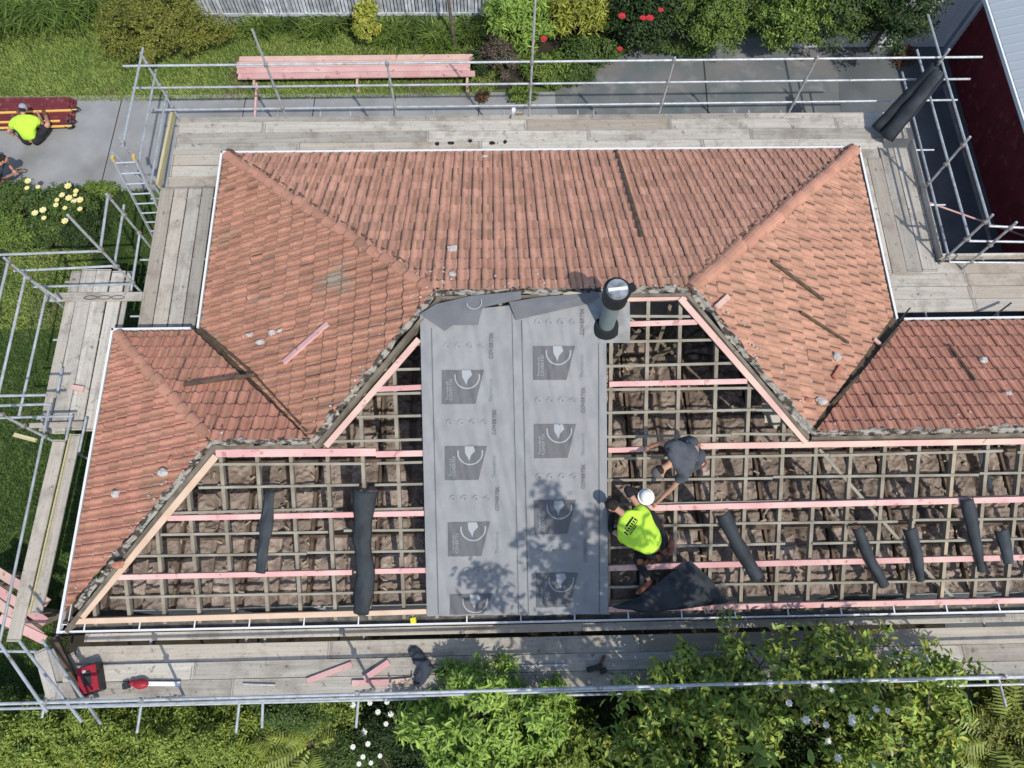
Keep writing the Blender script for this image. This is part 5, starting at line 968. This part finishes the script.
def branchy(name, base, tips, crown, label, leafm_, ls, per=22, cr=.22, asp=.4, cat='tree', extra=None, fl=None, hang=.35):
    root = empty(name, (base[0],base[1],0), label, cat); mb = MB(); b = Vector((base[0],base[1],0)); fork = b+Vector((0,0,1.2)); mb.tube(b,fork,.11,10,r1=.08); Cs = []
    for i,t in enumerate(tips):
        t = Vector(t); m1 = fork.lerp(t,.45)+Vector((random.uniform(-.2,.2),random.uniform(-.2,.2),.2)); mb.tube(fork,m1,.055,7,r1=.035); mb.tube(m1,t,.035,6,r1=.008); 
        for k in range(7):
            s0 = m1.lerp(t,random.uniform(.2,1.0)); e0 = s0+Vector((random.gauss(0,.32),random.gauss(0,.32),random.gauss(.1,.18))); mb.tube(s0,e0,.012,5,r1=.004); Cs.append(e0); Cs.append(s0.lerp(e0,.5)); 
        Cs.append(t)
    C0 = np.array([tuple(c_-b) for c_ in Cs]); k = np.repeat(np.arange(len(C0)),per); q = nrm(RNG.normal(size=(len(k),3))); pos = C0[k]+q*cr*RNG.uniform(.15,1,size=(len(k),1))*np.array([1,1,.6])
    leafcloud('crown', pos, nrm(q+np.array([0,0,.4])), ls, leafm_, root, asp=asp, up=.45, drop=hang)
    if extra: sel = RNG.random(len(pos)) < extra[1]; leafcloud('young_leaves', pos[sel]+np.array([0,0,.05]), nrm(q[sel]), ls, extra[0], root, asp=asp)
    mb.build('trunk','bark',root); return root, Cs
def tips_px(pts): return [tuple(at(u,v,z)) for u,v,z in pts]
br = random.Random(11)
tl = [(640,690,2.6),(625,720,2.2),(600,745,1.8),(655,668,3.0),(665,705,2.8),(690,655,3.1),(710,680,3.2),(700,720,2.8),(735,655,3.2),(745,700,3.3),(768,652,3.2),(780,675,3.4),(770,730,2.9),(720,760,2.5),(640,762,2.2),(660,740,2.4),(738,648,3.0)]
tB, cB = branchy('broadleaf_tree', gp(690,745,0), tips_px(tl), None, 'broad leaved tree spreading over the walkway rail between the shrub and the white blooms', 'lf_loq', .14, extra=('lf_yel',.12))
tl = [(800,655,3.1),(820,690,3.2),(826,645,3.1),(850,650,3.4),(870,680,3.4),(860,720,3.0),(842,634,2.9),(900,665,3.2),(910,705,3.0),(930,675,3.1),(895,735,2.8),(830,745,2.7),(945,662,2.8),(940,730,2.7),(800,715,3.0),(868,758,2.7)]
tC, cC = branchy('broadleaf_tree', gp(870,745,0), tips_px(tl), None, 'broad leaved tree with white blooms reaching furthest over the walkway', 'lf_loq', .13, extra=('lf_yel',.18))
blooms_px(tC, ((770,683),(814,685),(825,687),(832,690),(876,709),(888,711),(871,717),(852,718),(789,703),(806,720),(828,741),(838,758),(872,765),(826,725),(852,722)), 3.42, .055, 'fl_white')
for k,(u,v,m_,lab) in enumerate(((640,740,'lf_mid','dim undergrowth shrub at the bottom between the lime shrub and the broad leaved tree'),(760,755,'lf_dark','dark undergrowth shrub under the two broad leaved trees'),(900,760,'lf_mid','leafy undergrowth shrub under the tree with white blooms'),(980,715,'lf_olive','olive green shrub below the rail near the corner fern'),(1030,755,'lf_olive','yellowish shrub in the lower photo corner'))):
    shrub('undergrowth_shrub', gp(u,v,.8), (1.05,.75,.9), 130, .2, 80, .08, m_, lab, z=.7)
shrub('undergrowth_shrub', gp(700,800,.8), (3.6,.8,1.6), 260, .3, 60, .11, 'lf_hedge', 'broad leafy growth along the bottom edge of the photo', z=1.0)
# the taller tree whose shade falls on the sheets stands just outside the frame, on the garden side
tl = [(1.3,-2.3,7.8),(2.0,-2.1,8.6),(2.8,-2.1,9.0),(3.4,-2.2,9.4),(4.2,-2.1,8.8),(3.0,-2.4,9.9),(3.8,-2.6,9.8),(4.6,-2.5,9.0),(1.6,-2.9,7.0),(2.6,-3.0,7.2),(5.2,-2.7,7.4),(6.0,-2.9,6.8),(3.9,-2.9,7.4),(6.8,-2.8,6.6)]
branchy('garden_tree', (3.2,-3.6), tl, None, 'tall tree on the garden side just below the photo', 'lf_loq', .17, per=40, cr=.32)
